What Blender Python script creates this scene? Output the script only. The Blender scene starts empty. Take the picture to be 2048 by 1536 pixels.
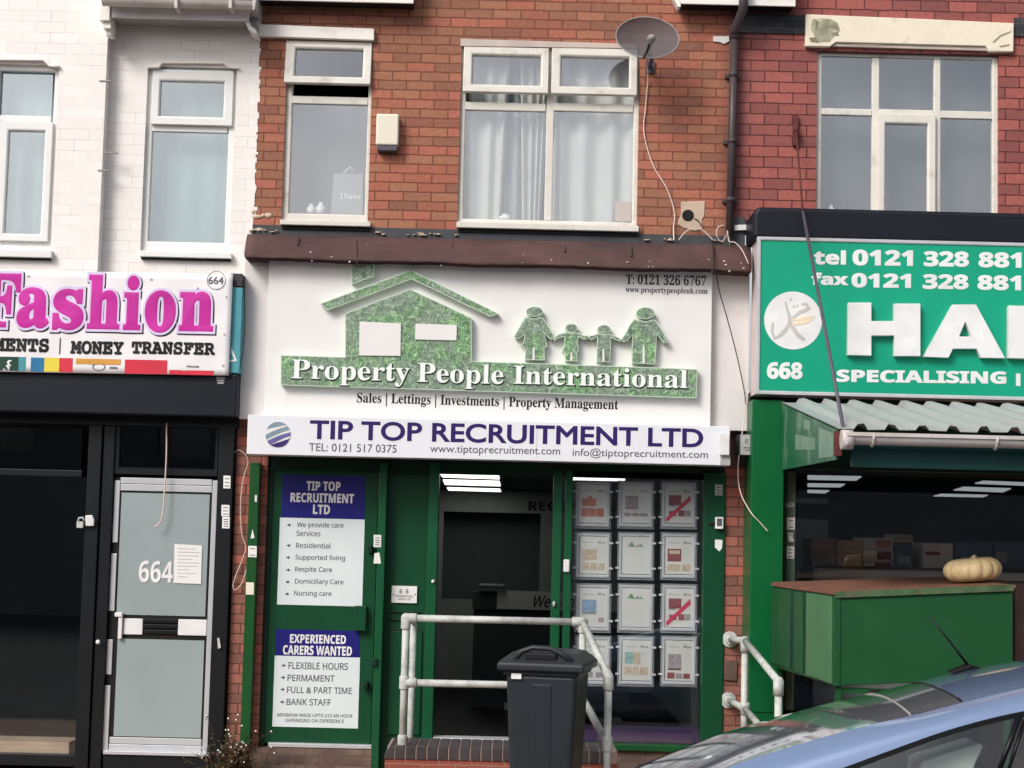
import bpy, math, random
from mathutils import Vector, Matrix
random.seed(7)
SC = bpy.context.scene
COL = SC.collection
# ------------------------------------------------------------------ camera
F, D, HC, PITCH, ROLL = 3500.0, 13.7, 1.78, math.radians(5.0), 0.024   # focal in photo pixels, metres to the brick front, eye height
_w = Vector((0, math.cos(PITCH), math.sin(PITCH))); _u0 = Vector((0, -math.sin(PITCH), math.cos(PITCH))); _r0 = Vector((1, 0, 0))
_r = _r0*math.cos(ROLL) + _u0*math.sin(ROLL); _u = _u0*math.cos(ROLL) - _r0*math.sin(ROLL)
EYE = Vector((0, -D, HC))
cd = bpy.data.cameras.new('camera'); cd.sensor_width = 36; cd.lens = F/2048*36; cd.clip_end = 500
cam = bpy.data.objects.new('camera', cd); COL.objects.link(cam)
m3 = Matrix((_r, _u, -_w)).transposed(); m4 = m3.to_4x4(); m4.translation = EYE; cam.matrix_world = m4
SC.camera = cam
# ------------------------------------------------------------------ light
SUN_TO = Vector((-0.62, -0.80, 0.80)).normalized()
world = bpy.data.worlds.new('World'); SC.world = world; world.use_nodes = True
wn = world.node_tree; wn.nodes.clear()
sky = wn.nodes.new('ShaderNodeTexSky'); sky.sky_type = 'NISHITA'; sky.sun_disc = False
sky.sun_elevation = math.asin(SUN_TO.z); sky.sun_rotation = math.atan2(SUN_TO.x, SUN_TO.y)
sky.dust_density = 4.0; sky.air_density = 1.0; sky.ozone_density = 1.0
hs = wn.nodes.new('ShaderNodeHueSaturation'); hs.inputs['Saturation'].default_value = 0.32
bg = wn.nodes.new('ShaderNodeBackground'); bg.inputs['Strength'].default_value = 0.125
wo = wn.nodes.new('ShaderNodeOutputWorld')
tc = wn.nodes.new('ShaderNodeTexCoord'); cn_ = wn.nodes.new('ShaderNodeTexNoise'); cn_.inputs['Scale'].default_value = 5; cn_.inputs['Detail'].default_value = 6   # soft broken cloud
cr = wn.nodes.new('ShaderNodeValToRGB'); cr.color_ramp.elements[0].position = .35; cr.color_ramp.elements[0].color = (.78, .80, .84, 1); cr.color_ramp.elements[1].position = .68; cr.color_ramp.elements[1].color = (1.12, 1.10, 1.08, 1)
mm_ = wn.nodes.new('ShaderNodeMix'); mm_.data_type = 'RGBA'; mm_.blend_type = 'MULTIPLY'; mm_.inputs[0].default_value = 1
wn.links.new(tc.outputs['Generated'], cn_.inputs['Vector']); wn.links.new(cn_.outputs['Fac'], cr.inputs[0])
wn.links.new(sky.outputs[0], hs.inputs['Color']); wn.links.new(hs.outputs[0], mm_.inputs[6]); wn.links.new(cr.outputs[0], mm_.inputs[7]); wn.links.new(mm_.outputs[2], bg.inputs[0]); wn.links.new(bg.outputs[0], wo.inputs[0])
sl = bpy.data.lights.new('sun', 'SUN'); sl.energy = 1.65; sl.angle = math.radians(20); sl.color = (1, .94, .87)
so = bpy.data.objects.new('sun', sl); COL.objects.link(so); so.rotation_euler = (-SUN_TO).to_track_quat('-Z', 'Y').to_euler(); so.location = (-6, -10, 12)
SC.view_settings.view_transform = 'Standard'; SC.view_settings.look = 'None'; SC.view_settings.gamma = 1
SC.view_settings.exposure = 0.36
SC.render.engine = 'CYCLES'; SC.cycles.max_bounces = 8; SC.cycles.transparent_max_bounces = 16
SC.cycles.use_denoising = True
SC.render.filter_size = 1.9
# ------------------------------------------------------------------ helpers
def U(px, py, y=0.0):
    d = _w*F + _r*(px-1024) - _u*(py-768)
    return EYE + d*((y+D)/d.y)
def UZ(px, py, z):
    d = _w*F + _r*(px-1024) - _u*(py-768)
    return EYE + d*((z-HC)/d.z)
def R(x0, y0, x1, y1, y=0.0):           # photo rectangle (edge midpoints) -> metres on the plane y
    mx, my = (x0+x1)/2, (y0+y1)/2
    return U(x0, my, y).x, U(x1, my, y).x, U(mx, y1, y).z, U(mx, y0, y).z
def PX(pts, y): return [(U(a, b, y).x, U(a, b, y).z) for a, b in pts]
def lin(c): return tuple((v/12.92 if v <= .04045 else ((v+.055)/1.055)**2.4) for v in [x/255 for x in c])
WL = {}
class MB:
    def __init__(s): s.v = []; s.f = []; s.mi = []; s.m = 0; s.sm = []; s.smooth = False
    def face(s, idx): s.f.append(idx); s.mi.append(s.m); s.sm.append(s.smooth)
    def add(s, vs):
        n = len(s.v); s.v += [tuple(p) for p in vs]; return n
    def quad(s, a, b, c, d):
        n = s.add([a, b, c, d]); s.face([n, n+1, n+2, n+3]); return s
    def poly(s, pts):
        n = s.add(pts); s.face(list(range(n, n+len(pts)))); return s
    def box(s, x0, x1, y0, y1, z0, z1):
        n = s.add([(x, y, z) for x in (x0, x1) for y in (y0, y1) for z in (z0, z1)])
        for q in ((0, 1, 3, 2), (4, 6, 7, 5), (0, 4, 5, 1), (2, 3, 7, 6), (0, 2, 6, 4), (1, 5, 7, 3)): s.face([n+i for i in q])
        return s
    def pbox(s, x0, y0, x1, y1, yf, yb):
        a, b, c, d = R(x0, y0, x1, y1, yf); return s.box(a, b, yf, yb, c, d)
    def prism(s, pts, yf, yb):
        k = len(pts); n = s.add([(x, yf, z) for x, z in pts] + [(x, yb, z) for x, z in pts])
        s.face([n+i for i in range(k)]); s.face([n+k+i for i in reversed(range(k))])
        for i in range(k): j = (i+1) % k; s.face([n+i, n+k+i, n+k+j, n+j])
        return s
    def pprism(s, pts, yf, yb): return s.prism(PX(pts, yf), yf, yb)
    def ring(s, o, i, yf, yb, ch=.008):    # rectangular ring o,i = (x0,x1,z0,z1); inner edge chamfered
        O = [(o[0], o[2]), (o[1], o[2]), (o[1], o[3]), (o[0], o[3])]; I = [(i[0], i[2]), (i[1], i[2]), (i[1], i[3]), (i[0], i[3])]
        J = [(i[0]-ch, i[2]-ch), (i[1]+ch, i[2]-ch), (i[1]+ch, i[3]+ch), (i[0]-ch, i[3]+ch)]
        L = [(O, yb), (O, yf), (J, yf), (I, yf+ch), (I, yb)]
        n = s.add([(x, y, z) for p, y in L for x, z in p])
        for a in range(5):
            b = (a+1) % 5
            for k in range(4):
                j = (k+1) % 4; s.face([n+a*4+k, n+a*4+j, n+b*4+j, n+b*4+k])
        return s
    def tube(s, pts, r, n=10, caps=True):
        pts = [Vector(p) for p in pts]; rs = r if isinstance(r, (list, tuple)) else [r]*len(pts)
        base = len(s.v); up = None; old = s.smooth; s.smooth = True
        for i, p in enumerate(pts):
            t = ((pts[min(i+1, len(pts)-1)]-p).normalized() + (p-pts[max(i-1, 0)]).normalized()).normalized()
            if up is None:
                up = Vector((0, 0, 1)) if abs(t.z) < .9 else Vector((1, 0, 0))
            a = t.cross(up).normalized(); up = a.cross(t).normalized()
            s.add([p + (a*math.cos(2*math.pi*k/n) + up*math.sin(2*math.pi*k/n))*rs[i] for k in range(n)])
        for i in range(len(pts)-1):
            for k in range(n):
                j = (k+1) % n; s.face([base+i*n+k, base+i*n+j, base+(i+1)*n+j, base+(i+1)*n+k])
        s.smooth = old
        if caps:
            s.face([base+k for k in reversed(range(n))]); s.face([base+(len(pts)-1)*n+k for k in range(n)])
        return s
    def disc(s, c, rx, rz, yf, yb, n=24):
        return s.prism([(c[0]+rx*math.cos(2*math.pi*k/n), c[1]+rz*math.sin(2*math.pi*k/n)) for k in range(n)], yf, yb)
    def ball(s, c, rx, ry, rz, n=14, m=9):
        b = len(s.v); old = s.smooth; s.smooth = True
        for i in range(m+1):
            t = math.pi*i/m
            s.add([(c[0]+rx*math.sin(t)*math.cos(2*math.pi*k/n), c[1]+ry*math.sin(t)*math.sin(2*math.pi*k/n), c[2]+rz*math.cos(t)) for k in range(n)])
        for i in range(m):
            for k in range(n):
                j = (k+1) % n; s.face([b+i*n+k, b+(i+1)*n+k, b+(i+1)*n+j, b+i*n+j])
        s.smooth = old; return s
    def wall(s, xa, xb, za, zb, yf, yb, holes):
        xs = sorted({xa, xb, *[min(max(h[i], xa), xb) for h in holes for i in (0, 1)]}); zs = sorted({za, zb, *[min(max(h[i], za), zb) for h in holes for i in (2, 3)]})
        for x0, x1 in zip(xs, xs[1:]):
            for z0, z1 in zip(zs, zs[1:]):
                cx, cz = (x0+x1)/2, (z0+z1)/2
                if any(h[0] < cx < h[1] and h[2] < cz < h[3] for h in holes): continue
                s.quad((x0, yf, z0), (x1, yf, z0), (x1, yf, z1), (x0, yf, z1)); s.quad((x0, yb, z0), (x0, yb, z1), (x1, yb, z1), (x1, yb, z0))
        for a, b, c, d in list(holes) + [(xa, xb, za, zb)]:
            s.quad((a, yf, c), (a, yf, d), (a, yb, d), (a, yb, c)); s.quad((b, yf, c), (b, yb, c), (b, yb, d), (b, yf, d))
            s.quad((a, yf, c), (a, yb, c), (b, yb, c), (b, yf, c)); s.quad((a, yf, d), (b, yf, d), (b, yb, d), (a, yb, d))
        return s
    def build(s, name, mats, parent=None, bevel=0, base=None, seg=2):
        me = bpy.data.meshes.new(name); o = bpy.data.objects.new(name, me); COL.objects.link(o)
        if parent is not None: off = WL[parent.name]
        elif base is not None: off = Vector(base)
        else:
            lo = [min(p[i] for p in s.v) for i in range(3)]; hi = [max(p[i] for p in s.v) for i in range(3)]
            off = Vector(((lo[0]+hi[0])/2, (lo[1]+hi[1])/2, lo[2]))
        me.from_pydata([tuple(Vector(p)-off) for p in s.v], [], s.f)
        for m in (mats if isinstance(mats, (list, tuple)) else [mats]): me.materials.append(m)
        me.polygons.foreach_set('material_index', s.mi); me.polygons.foreach_set('use_smooth', s.sm)
        me.validate(); me.update()
        import bmesh
        bm = bmesh.new(); bm.from_mesh(me); bmesh.ops.recalc_face_normals(bm, faces=bm.faces); bm.to_mesh(me); bm.free()
        if parent is not None: o.parent = parent; WL[o.name] = off.copy()
        else: o.location = off; WL[o.name] = off.copy()
        if bevel:
            b = o.modifiers.new('bevel', 'BEVEL'); b.width = bevel; b.segments = seg; b.limit_method = 'ANGLE'; b.angle_limit = math.radians(40)
        return o
def tag(o, label=None, cat=None, group=None, kind=None):
    for k, v in (('label', label), ('category', cat), ('group', group), ('kind', kind)):
        if v: o[k] = v
    return o
def thing(name, loc, label, cat, group=None):
    o = bpy.data.objects.new(name, None); COL.objects.link(o); o.location = loc; o.empty_display_size = .1; WL[o.name] = Vector(loc)
    return tag(o, label, cat, group)
# ---- lettering: font outlines turned into real meshes
def style(s, k):
    b = {'serif': (0x1D400, 0x1D41A, 0x1D7CE), 'bold': (0x1D5D4, 0x1D5EE, 0x1D7EC), 'sans': (0x1D5A0, 0x1D5BA, 0x1D7E2), 'mono': (0x1D670, 0x1D68A, 0x1D7F6)}.get(k)
    if not b: return s
    return ''.join(chr(b[0]+ord(c)-65) if 'A' <= c <= 'Z' else chr(b[1]+ord(c)-97) if 'a' <= c <= 'z' else chr(b[2]+int(c)) if c.isdigit() and c.isascii() else c for c in s)
_tc = {}
def glyphs(s, k, off=0.0, space=1.0):
    key = (s, k, off, space)
    if key in _tc: return _tc[key]
    c = bpy.data.curves.new('lettering_outline', 'FONT'); c.body = style(s, k); c.bevel_depth = max(off, 0); c.bevel_resolution = 0; c.extrude = 1.0; c.resolution_u = 5; c.space_character = space
    o = bpy.data.objects.new('lettering_outline', c); me = bpy.data.meshes.new_from_object(o)
    r = ([tuple(v.co) for v in me.vertices], [list(p.vertices) for p in me.polygons])
    bpy.data.objects.remove(o); bpy.data.meshes.remove(me); bpy.data.curves.remove(c); _tc[key] = r
    return r
def text(mb, s, k, box, y, d=.002, off=0.0, ref=0.0, slope=.024, space=1.0, dx=0, dz=0):
    """string s fills the photo box (x0, top at x0, x1, bottom at x0) on the plane y, standing d proud of it"""
    rv, _ = glyphs(s, k, ref, space); v, f = glyphs(s, k, off, space)
    a0, a1 = min(p[0] for p in rv), max(p[0] for p in rv); b0, b1 = min(p[1] for p in rv), max(p[1] for p in rv)
    x0, t, x1, b = box; my = (t+b)/2
    X0 = U(x0, my, y).x; X1 = U(x1, my+slope*(x1-x0), y).x
    Z0 = U(x0, b, y).z; ZR = U(x1, b+slope*(x1-x0), y).z - Z0; H = U(x0, t, y).z - Z0
    n = len(mb.v)
    for p in v:
        u = (p[0]-a0)/(a1-a0); w = (p[1]-b0)/(b1-b0)
        mb.v.append((X0+(X1-X0)*u+dx, y-d*(1 if p[2] > 1.0001 or not off else .82) if p[2] > 0 else y+.0005, Z0+ZR*u+H*w+dz))
    for q in f: mb.f.append([n+i for i in q]); mb.mi.append(mb.m); mb.sm.append(False)
    return mb
# ------------------------------------------------------------------ materials
def nodes(name):
    m = bpy.data.materials.new(name); m.use_nodes = True; nt = m.node_tree
    return m, nt, nt.nodes['Principled BSDF']
def N(nt, t, **kw):
    n = nt.nodes.new(t)
    for k, v in kw.items(): setattr(n, k, v)
    return n
def L(nt, a, b): nt.links.new(a, b)
def ramp(nt, fac, stops):
    r = N(nt, 'ShaderNodeValToRGB'); e = r.color_ramp.elements
    while len(e) < len(stops): e.new(.5)
    for i, (p, c) in enumerate(stops): e[i].position = p; e[i].color = (*c, 1)
    L(nt, fac, r.inputs[0]); return r.outputs[0]
def mixc(nt, fac, a, b, mode='MIX'):
    m = N(nt, 'ShaderNodeMix', data_type='RGBA', blend_type=mode)
    if isinstance(fac, float): m.inputs[0].default_value = fac
    else: L(nt, fac, m.inputs[0])
    for s, v in ((6, a), (7, b)):
        if isinstance(v, tuple): m.inputs[s].default_value = (*v, 1)
        else: L(nt, v, m.inputs[s])
    return m.outputs[2]
def noise(nt, scale, detail=4, vec=None, rough=.55):
    n = N(nt, 'ShaderNodeTexNoise'); n.inputs['Scale'].default_value = scale; n.inputs['Detail'].default_value = detail; n.inputs['Roughness'].default_value = rough
    if vec is None:
        g = N(nt, 'ShaderNodeNewGeometry'); vec = g.outputs['Position']
    L(nt, vec, n.inputs['Vector']); return n.outputs['Fac']
def bump(nt, bs, h, strength, dist=.01):
    b = N(nt, 'ShaderNodeBump'); b.inputs['Strength'].default_value = strength; b.inputs['Distance'].default_value = dist
    L(nt, h, b.inputs['Height']); L(nt, b.outputs[0], bs.inputs['Normal'])
def plain(name, rgb, rough=.5, metal=0, var=.10, vs=5, bmp=0, bs=60, dirt=None, da=.5, ds=3, spec=.3, streak=False):
    m, nt, b = nodes(name); c = lin(rgb)
    n = noise(nt, vs)
    col = ramp(nt, n, [(.3, tuple(x*(1-var) for x in c)), (.7, tuple(min(x*(1+var), .95) for x in c))])
    if dirt:
        vec = None
        if streak:
            g = N(nt, 'ShaderNodeNewGeometry'); mp = N(nt, 'ShaderNodeMapping'); mp.inputs['Scale'].default_value = (6, 6, .7); L(nt, g.outputs['Position'], mp.inputs[0]); vec = mp.outputs[0]
        k = ramp(nt, noise(nt, ds, 8, vec, .65), [(1-da-.12, (0, 0, 0)), (1-da+.18, (1, 1, 1))])
        col = mixc(nt, k, col, lin(dirt))
    L(nt, col, b.inputs['Base Color']); b.inputs['Roughness'].default_value = rough; b.inputs['Metallic'].default_value = metal
    b.inputs['Specular IOR Level'].default_value = spec
    if bmp: bump(nt, b, noise(nt, bs, 6), bmp, .004)
    return m
def brick(name, stops, mortar, row=.075, width=.225, off=(0, 0), bias=0.0, msize=.006, rough=.85, wear=None, faint=False, bmp=.7, grit=.45, soot=None):
    m, nt, b = nodes(name)
    g = N(nt, 'ShaderNodeNewGeometry'); sp = N(nt, 'ShaderNodeSeparateXYZ'); L(nt, g.outputs['Position'], sp.inputs[0])
    ad = N(nt, 'ShaderNodeMath', operation='ADD'); L(nt, sp.outputs[0], ad.inputs[0]); L(nt, sp.outputs[1], ad.inputs[1])
    cb = N(nt, 'ShaderNodeCombineXYZ'); L(nt, ad.outputs[0], cb.inputs[0]); L(nt, sp.outputs[2], cb.inputs[1])
    nz = N(nt, 'ShaderNodeTexNoise'); nz.inputs['Scale'].default_value = 14; nz.inputs['Detail'].default_value = 3; L(nt, cb.outputs[0], nz.inputs['Vector'])
    vm = N(nt, 'ShaderNodeVectorMath', operation='MULTIPLY_ADD'); L(nt, nz.outputs['Color'], vm.inputs[0]); vm.inputs[1].default_value = (.014, .014, 0); vm.inputs[2].default_value = (off[0]-.007, off[1]-.007, 0)
    va = N(nt, 'ShaderNodeVectorMath', operation='ADD'); L(nt, vm.outputs[0], va.inputs[0]); L(nt, cb.outputs[0], va.inputs[1])
    bt = N(nt, 'ShaderNodeTexBrick'); L(nt, va.outputs[0], bt.inputs['Vector'])
    bt.inputs['Scale'].default_value = 1; bt.inputs['Brick Width'].default_value = width; bt.inputs['Row Height'].default_value = row
    bt.inputs['Mortar Size'].default_value = msize; bt.inputs['Mortar Smooth'].default_value = .3; bt.inputs['Bias'].default_value = bias
    bt.inputs['Color1'].default_value = (0, 0, 0, 1); bt.inputs['Color2'].default_value = (1, 1, 1, 1); bt.inputs['Mortar'].default_value = (.5, .5, .5, 1)
    col = ramp(nt, bt.outputs['Color'], [(p, lin(c)) for p, c in stops])
    sc = noise(nt, 30, 6); col = mixc(nt, grit, col, ramp(nt, sc, [(.25, (.45, .45, .45)), (.75, (1.0, 1.0, 1.0))]), 'MULTIPLY')
    if wear:
        wcol, amt, scale = wear
        col = mixc(nt, ramp(nt, noise(nt, scale, 5), [(1-amt-.1, (0, 0, 0)), (1-amt+.2, (1, 1, 1))]), col, lin(wcol))
    if soot:
        sx, sw, scol = soot
        d = N(nt, 'ShaderNodeMath', operation='SUBTRACT'); L(nt, sp.outputs[0], d.inputs[0]); d.inputs[1].default_value = sx
        ab = N(nt, 'ShaderNodeMath', operation='ABSOLUTE'); L(nt, d.outputs[0], ab.inputs[0])
        nn = N(nt, 'ShaderNodeMath', operation='MULTIPLY_ADD'); L(nt, noise(nt, 3.5, 5), nn.inputs[0]); nn.inputs[1].default_value = sw*1.6; L(nt, ab.outputs[0], nn.inputs[2])
        col = mixc(nt, ramp(nt, nn.outputs[0], [(sw*.7, (.72,)*3), (sw*2.0, (0, 0, 0))]), col, lin(scol))
    mf = bt.outputs['Fac']
    if faint:
        k = N(nt, 'ShaderNodeMath', operation='MULTIPLY'); L(nt, mf, k.inputs[0]); L(nt, ramp(nt, noise(nt, 2.6, 3), [(.42, (.03,)*3), (.62, (.8,)*3)]), k.inputs[1]); mf = k.outputs[0]
    col = mixc(nt, mf, col, lin(mortar))
    L(nt, col, b.inputs['Base Color']); b.inputs['Roughness'].default_value = rough; b.inputs['Specular IOR Level'].default_value = .25
    h = N(nt, 'ShaderNodeMath', operation='MULTIPLY_ADD'); L(nt, bt.outputs['Fac'], h.inputs[0]); h.inputs[1].default_value = -1; L(nt, noise(nt, 40, 6), h.inputs[2])
    bump(nt, b, h.outputs[0], bmp, .006)
    return m
def glass(name, refl, tint=(1, 1, 1), rough=.01, wave=.02, haze=None):
    m, nt, b = nodes(name); nt.nodes.remove(b); out = nt.nodes['Material Output']
    g = N(nt, 'ShaderNodeBsdfGlossy'); g.inputs['Roughness'].default_value = rough; g.inputs['Color'].default_value = (.95, .97, 1, 1)
    t = N(nt, 'ShaderNodeBsdfTransparent'); t.inputs[0].default_value = (*tint, 1)
    if wave:
        bp = N(nt, 'ShaderNodeBump'); bp.inputs['Strength'].default_value = wave; L(nt, noise(nt, 1.6, 1), bp.inputs['Height']); L(nt, bp.outputs[0], g.inputs['Normal'])
    lw = N(nt, 'ShaderNodeLayerWeight'); lw.inputs[0].default_value = .12
    ad = N(nt, 'ShaderNodeMath', operation='ADD', use_clamp=True); ad.inputs[1].default_value = refl; L(nt, lw.outputs['Fresnel'], ad.inputs[0])
    base = t.outputs[0]
    if haze:
        df = N(nt, 'ShaderNodeBsdfDiffuse'); df.inputs[0].default_value = (*lin(haze[0]), 1)
        mx = N(nt, 'ShaderNodeMixShader'); mx.inputs[0].default_value = haze[1]; L(nt, t.outputs[0], mx.inputs[1]); L(nt, df.outputs[0], mx.inputs[2]); base = mx.outputs[0]
    ms = N(nt, 'ShaderNodeMixShader'); L(nt, ad.outputs[0], ms.inputs[0]); L(nt, base, ms.inputs[1]); L(nt, g.outputs[0], ms.inputs[2]); L(nt, ms.outputs[0], out.inputs[0])
    return m
def emit(name, rgb, s):
    m, nt, b = nodes(name); b.inputs['Base Color'].default_value = (*lin(rgb), 1); b.inputs['Emission Color'].default_value = (*lin(rgb), 1); b.inputs['Emission Strength'].default_value = s; return m
def grassy(name):
    m, nt, b = nodes(name)
    g = N(nt, 'ShaderNodeNewGeometry'); nz = N(nt, 'ShaderNodeTexNoise'); nz.inputs['Scale'].default_value = 22; L(nt, g.outputs['Position'], nz.inputs['Vector'])
    ma = N(nt, 'ShaderNodeVectorMath', operation='MULTIPLY_ADD'); L(nt, nz.outputs['Color'], ma.inputs[0]); ma.inputs[1].default_value = (.09, .09, .09); L(nt, g.outputs['Position'], ma.inputs[2])
    mp = N(nt, 'ShaderNodeMapping'); mp.inputs['Scale'].default_value = (70, 20, 26); mp.inputs['Rotation'].default_value = (0, .7, 0); L(nt, ma.outputs[0], mp.inputs[0])
    n1 = noise(nt, 1.0, 5, mp.outputs[0], .6)
    mp2 = N(nt, 'ShaderNodeMapping'); mp2.inputs['Scale'].default_value = (24, 20, 75); mp2.inputs['Rotation'].default_value = (0, -.5, 0); L(nt, ma.outputs[0], mp2.inputs[0])
    n2 = noise(nt, 1.0, 5, mp2.outputs[0], .6)
    mx = N(nt, 'ShaderNodeMath', operation='MAXIMUM'); L(nt, n1, mx.inputs[0]); L(nt, n2, mx.inputs[1])
    patch = noise(nt, 5, 3)
    green = ramp(nt, mx.outputs[0], [(.42, lin((66, 96, 70))), (.55, lin((112, 152, 108))), (.68, lin((178, 214, 164)))])
    grey = ramp(nt, mx.outputs[0], [(.42, lin((84, 98, 88))), (.55, lin((122, 142, 124))), (.68, lin((172, 192, 168)))])
    L(nt, mixc(nt, ramp(nt, patch, [(.42, (0, 0, 0)), (.58, (1, 1, 1))]), grey, green), b.inputs['Base Color']); b.inputs['Roughness'].default_value = .4
    return m
XPIPE = 1.70
BR_MID = brick('brick_mid', [(.0, (144, 100, 82)), (.25, (162, 111, 89)), (.5, (171, 117, 93)), (.72, (180, 110, 91)), (.9, (162, 102, 84)), (1, (140, 97, 82))], (118, 72, 58), .0748, .2245, wear=((178, 94, 82), .30, .9), msize=.0052, bmp=.9, soot=(XPIPE, .10, (92, 62, 60)))
BR_RED = brick('brick_red', [(.0, (138, 82, 79)), (.3, (158, 91, 85)), (.55, (165, 95, 88)), (.8, (172, 100, 91)), (1, (132, 81, 80))], (82, 46, 46), .0868, .226, off=(.07, .02), msize=.005, wear=((122, 80, 84), .36, 1.3), soot=(XPIPE, .16, (78, 56, 62)))
BR_PIER = brick('brick_pier', [(.0, (126, 86, 76)), (.3, (146, 98, 86)), (.6, (158, 104, 90)), (.85, (172, 104, 90)), (1, (182, 102, 88))], (92, 62, 56), .0765, .226, off=(.05, .01), msize=.005)
BR_WHITE = brick('brick_white', [(.0, (233, 228, 224)), (1, (238, 234, 231))], (206, 194, 189), .086, .226, msize=.004, faint=True, rough=.55, bmp=.2, grit=.10)
BR_PLINTH = brick('brick_plinth', [(0, (84, 70, 66)), (1, (120, 100, 90))], (96, 84, 78), .075, .225, wear=((140, 116, 98), .4, 2.5))
BR_RAMP = brick('brick_ramp', [(0, (142, 78, 66)), (1, (160, 86, 72))], (150, 110, 96), .075, .225)
BLUE_BRICK = plain('blue_brick', (62, 56, 58), .55, var=.25, vs=9, bmp=.3)
MORTAR = plain('mortar', (150, 128, 122), .9, var=.2)
DARKBRICK = brick('dark_brick', [(0, (44, 46, 52)), (1, (66, 66, 72))], (84, 82, 84), .0868, .226, off=(.07, .02), msize=.004, rough=.6)
UPVC = plain('upvc_white', (226, 226, 224), .28, var=.04, dirt=(176, 168, 156), da=.24, ds=5)
UPVC_OLD = plain('upvc_aged', (212, 208, 200), .35, var=.05, dirt=(156, 146, 134), da=.34, ds=4)
WHITE_PAINT = plain('white_paint', (230, 226, 220), .5, var=.04, dirt=(190, 180, 170), da=.28, bmp=.1)
LINTEL_OLD = plain('lintel_cream', (226, 216, 196), .75, var=.06, dirt=(132, 128, 104), da=.32, ds=5, bmp=.4, bs=40)
CONC = plain('concrete_pale', (190, 176, 168), .85, var=.12, bmp=.3)
BLACK_GAP = plain('black_seal', (14, 14, 15), .6)
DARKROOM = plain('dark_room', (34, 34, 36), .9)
DARKER = plain('dark_interior', (52, 62, 62), .9); ROOM_A = plain('reception_room', (92, 104, 102), .9, var=.08); ROOM_B = plain('shop_room', (98, 108, 110), .9, var=.25, vs=.8); HATCH = plain('hatch_dark', (20, 40, 36), .8)
GREYWALL = plain('reception_wall', (148, 152, 150), .8)
FELT = plain('roof_felt', (82, 60, 58), .8, var=.22, vs=3, bmp=.5, bs=14, dirt=(64, 50, 50), da=.42, ds=2.5)
LEADGREY = plain('lead_grey', (66, 68, 72), .6, var=.2)
SIGN_WHITE = plain('sign_white', (224, 222, 221), .3, var=.02, dirt=(196, 190, 186), da=.22, ds=2, streak=True)
SIGN_WHITE2 = plain('sign_white_cool', (222, 224, 230), .28, var=.02, dirt=(198, 198, 204), da=.18, ds=2)
PANEL_GREY = plain('backing_panel', (212, 208, 207), .4, var=.04, dirt=(170, 160, 154), da=.3, ds=2)
GRASS = grassy('printed_grass')
EDGE_GREEN = plain('pale_green_edge', (200, 216, 198), .35)
LET_WHITE = plain('letter_white', (232, 238, 234), .35, var=.02)
LET_BLACK = plain('letter_black', (26, 24, 26), .45)
LET_GREY = plain('letter_grey', (84, 82, 92), .45)
LET_DKGREEN = plain('letter_shadow_green', (40, 58, 46), .5)
PURPLE = plain('letter_purple', (46, 28, 94), .4, var=.06)
PURPLE_L = plain('logo_lavender', (104, 100, 156), .35); PURPLE_D = plain('logo_indigo', (56, 46, 104), .35); SILVER = plain('logo_silver', (128, 148, 160), .3)
MAGENTA = plain('banner_magenta', (192, 44, 152), .4, var=.14, vs=3)
BANNER = plain('banner_vinyl', (230, 228, 230), .35, var=.02)
LAV = plain('banner_glow', (214, 200, 232), .4)
BLACK_METAL = plain('black_shopfront', (14, 18, 22), .42, var=.12)
BLACK_FASCIA = plain('black_fascia', (14, 19, 30), .45, var=.15, vs=2)
TEAL = plain('teal_panel', (78, 148, 160), .4)
ALU = plain('aluminium', (196, 199, 203), .35, metal=.35, var=.05)
PLATE_WHITE = plain('white_plate', (222, 222, 222), .3)
FROST = plain('frosted_glass', (146, 159, 160), .14, var=.07, vs=1.2, spec=.5)
GREEN = plain('green_paint', (10, 66, 40), .38, var=.10, vs=3, bmp=.05)
GREEN_L = plain('green_paint_light', (18, 78, 48), .36, var=.10, vs=4)
GREEN_D = plain('green_paint_deep', (8, 42, 28), .42, var=.12, vs=3)
GREEN_GATE = plain('green_gate_post', (18, 74, 34), .4, var=.1)
GREEN_BRIGHT = plain('green_bright', (6, 90, 48), .35, var=.10, vs=2)
GREEN_CHEEK = plain('green_sheet', (26, 92, 62), .4, var=.15, vs=3, dirt=(134, 158, 140), da=.36, ds=2.5)
GREEN_STALL = plain('green_stall', (28, 78, 44), .4, var=.10, vs=2.5, dirt=(44, 98, 58), da=.35, ds=2)
GREEN_STALL2 = plain('green_stall_faded', (72, 116, 78), .5, var=.10, vs=3)
TEALGREEN = plain('fascia_dark_green', (22, 62, 60), .4, var=.12)
POST_GREY = plain('grey_green_post', (86, 102, 86), .5)
RUST = plain('rust_brown', (118, 80, 64), .85, var=.2, vs=6, dirt=(96, 62, 50), da=.4, ds=5, bmp=.3)
IRON = plain('rusty_iron', (92, 46, 44), .7, var=.25, vs=20)
NAVY = plain('poster_navy', (30, 30, 112), .35, var=.08, vs=2)
POSTER = plain('poster_white', (210, 220, 222), .4, var=.03)
PAPER = plain('paper_white', (224, 224, 222), .6, var=.04)
PAPER_G = plain('paper_grey', (168, 168, 166), .6)
HALAL_GREEN = plain('sign_green', (22, 152, 120), .3, var=.06, vs=1.5)
SIGN_FRAME = plain('sign_frame', (190, 190, 194), .35, metal=.2)
SIGN_SIDE = plain('sign_side', (214, 196, 192), .5, dirt=(170, 150, 146), da=.3)
GOLD = plain('calligraphy_gold', (226, 208, 178), .5); GOLDG = plain('calligraphy_grey', (186, 184, 182), .5)
CORRUG = plain('corrugated_sheet', (160, 164, 164), .35, var=.05, dirt=(148, 152, 146), da=.35, ds=3)
GUTTER = plain('gutter_plastic', (198, 190, 186), .35, var=.05, dirt=(150, 138, 132), da=.35)
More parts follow.
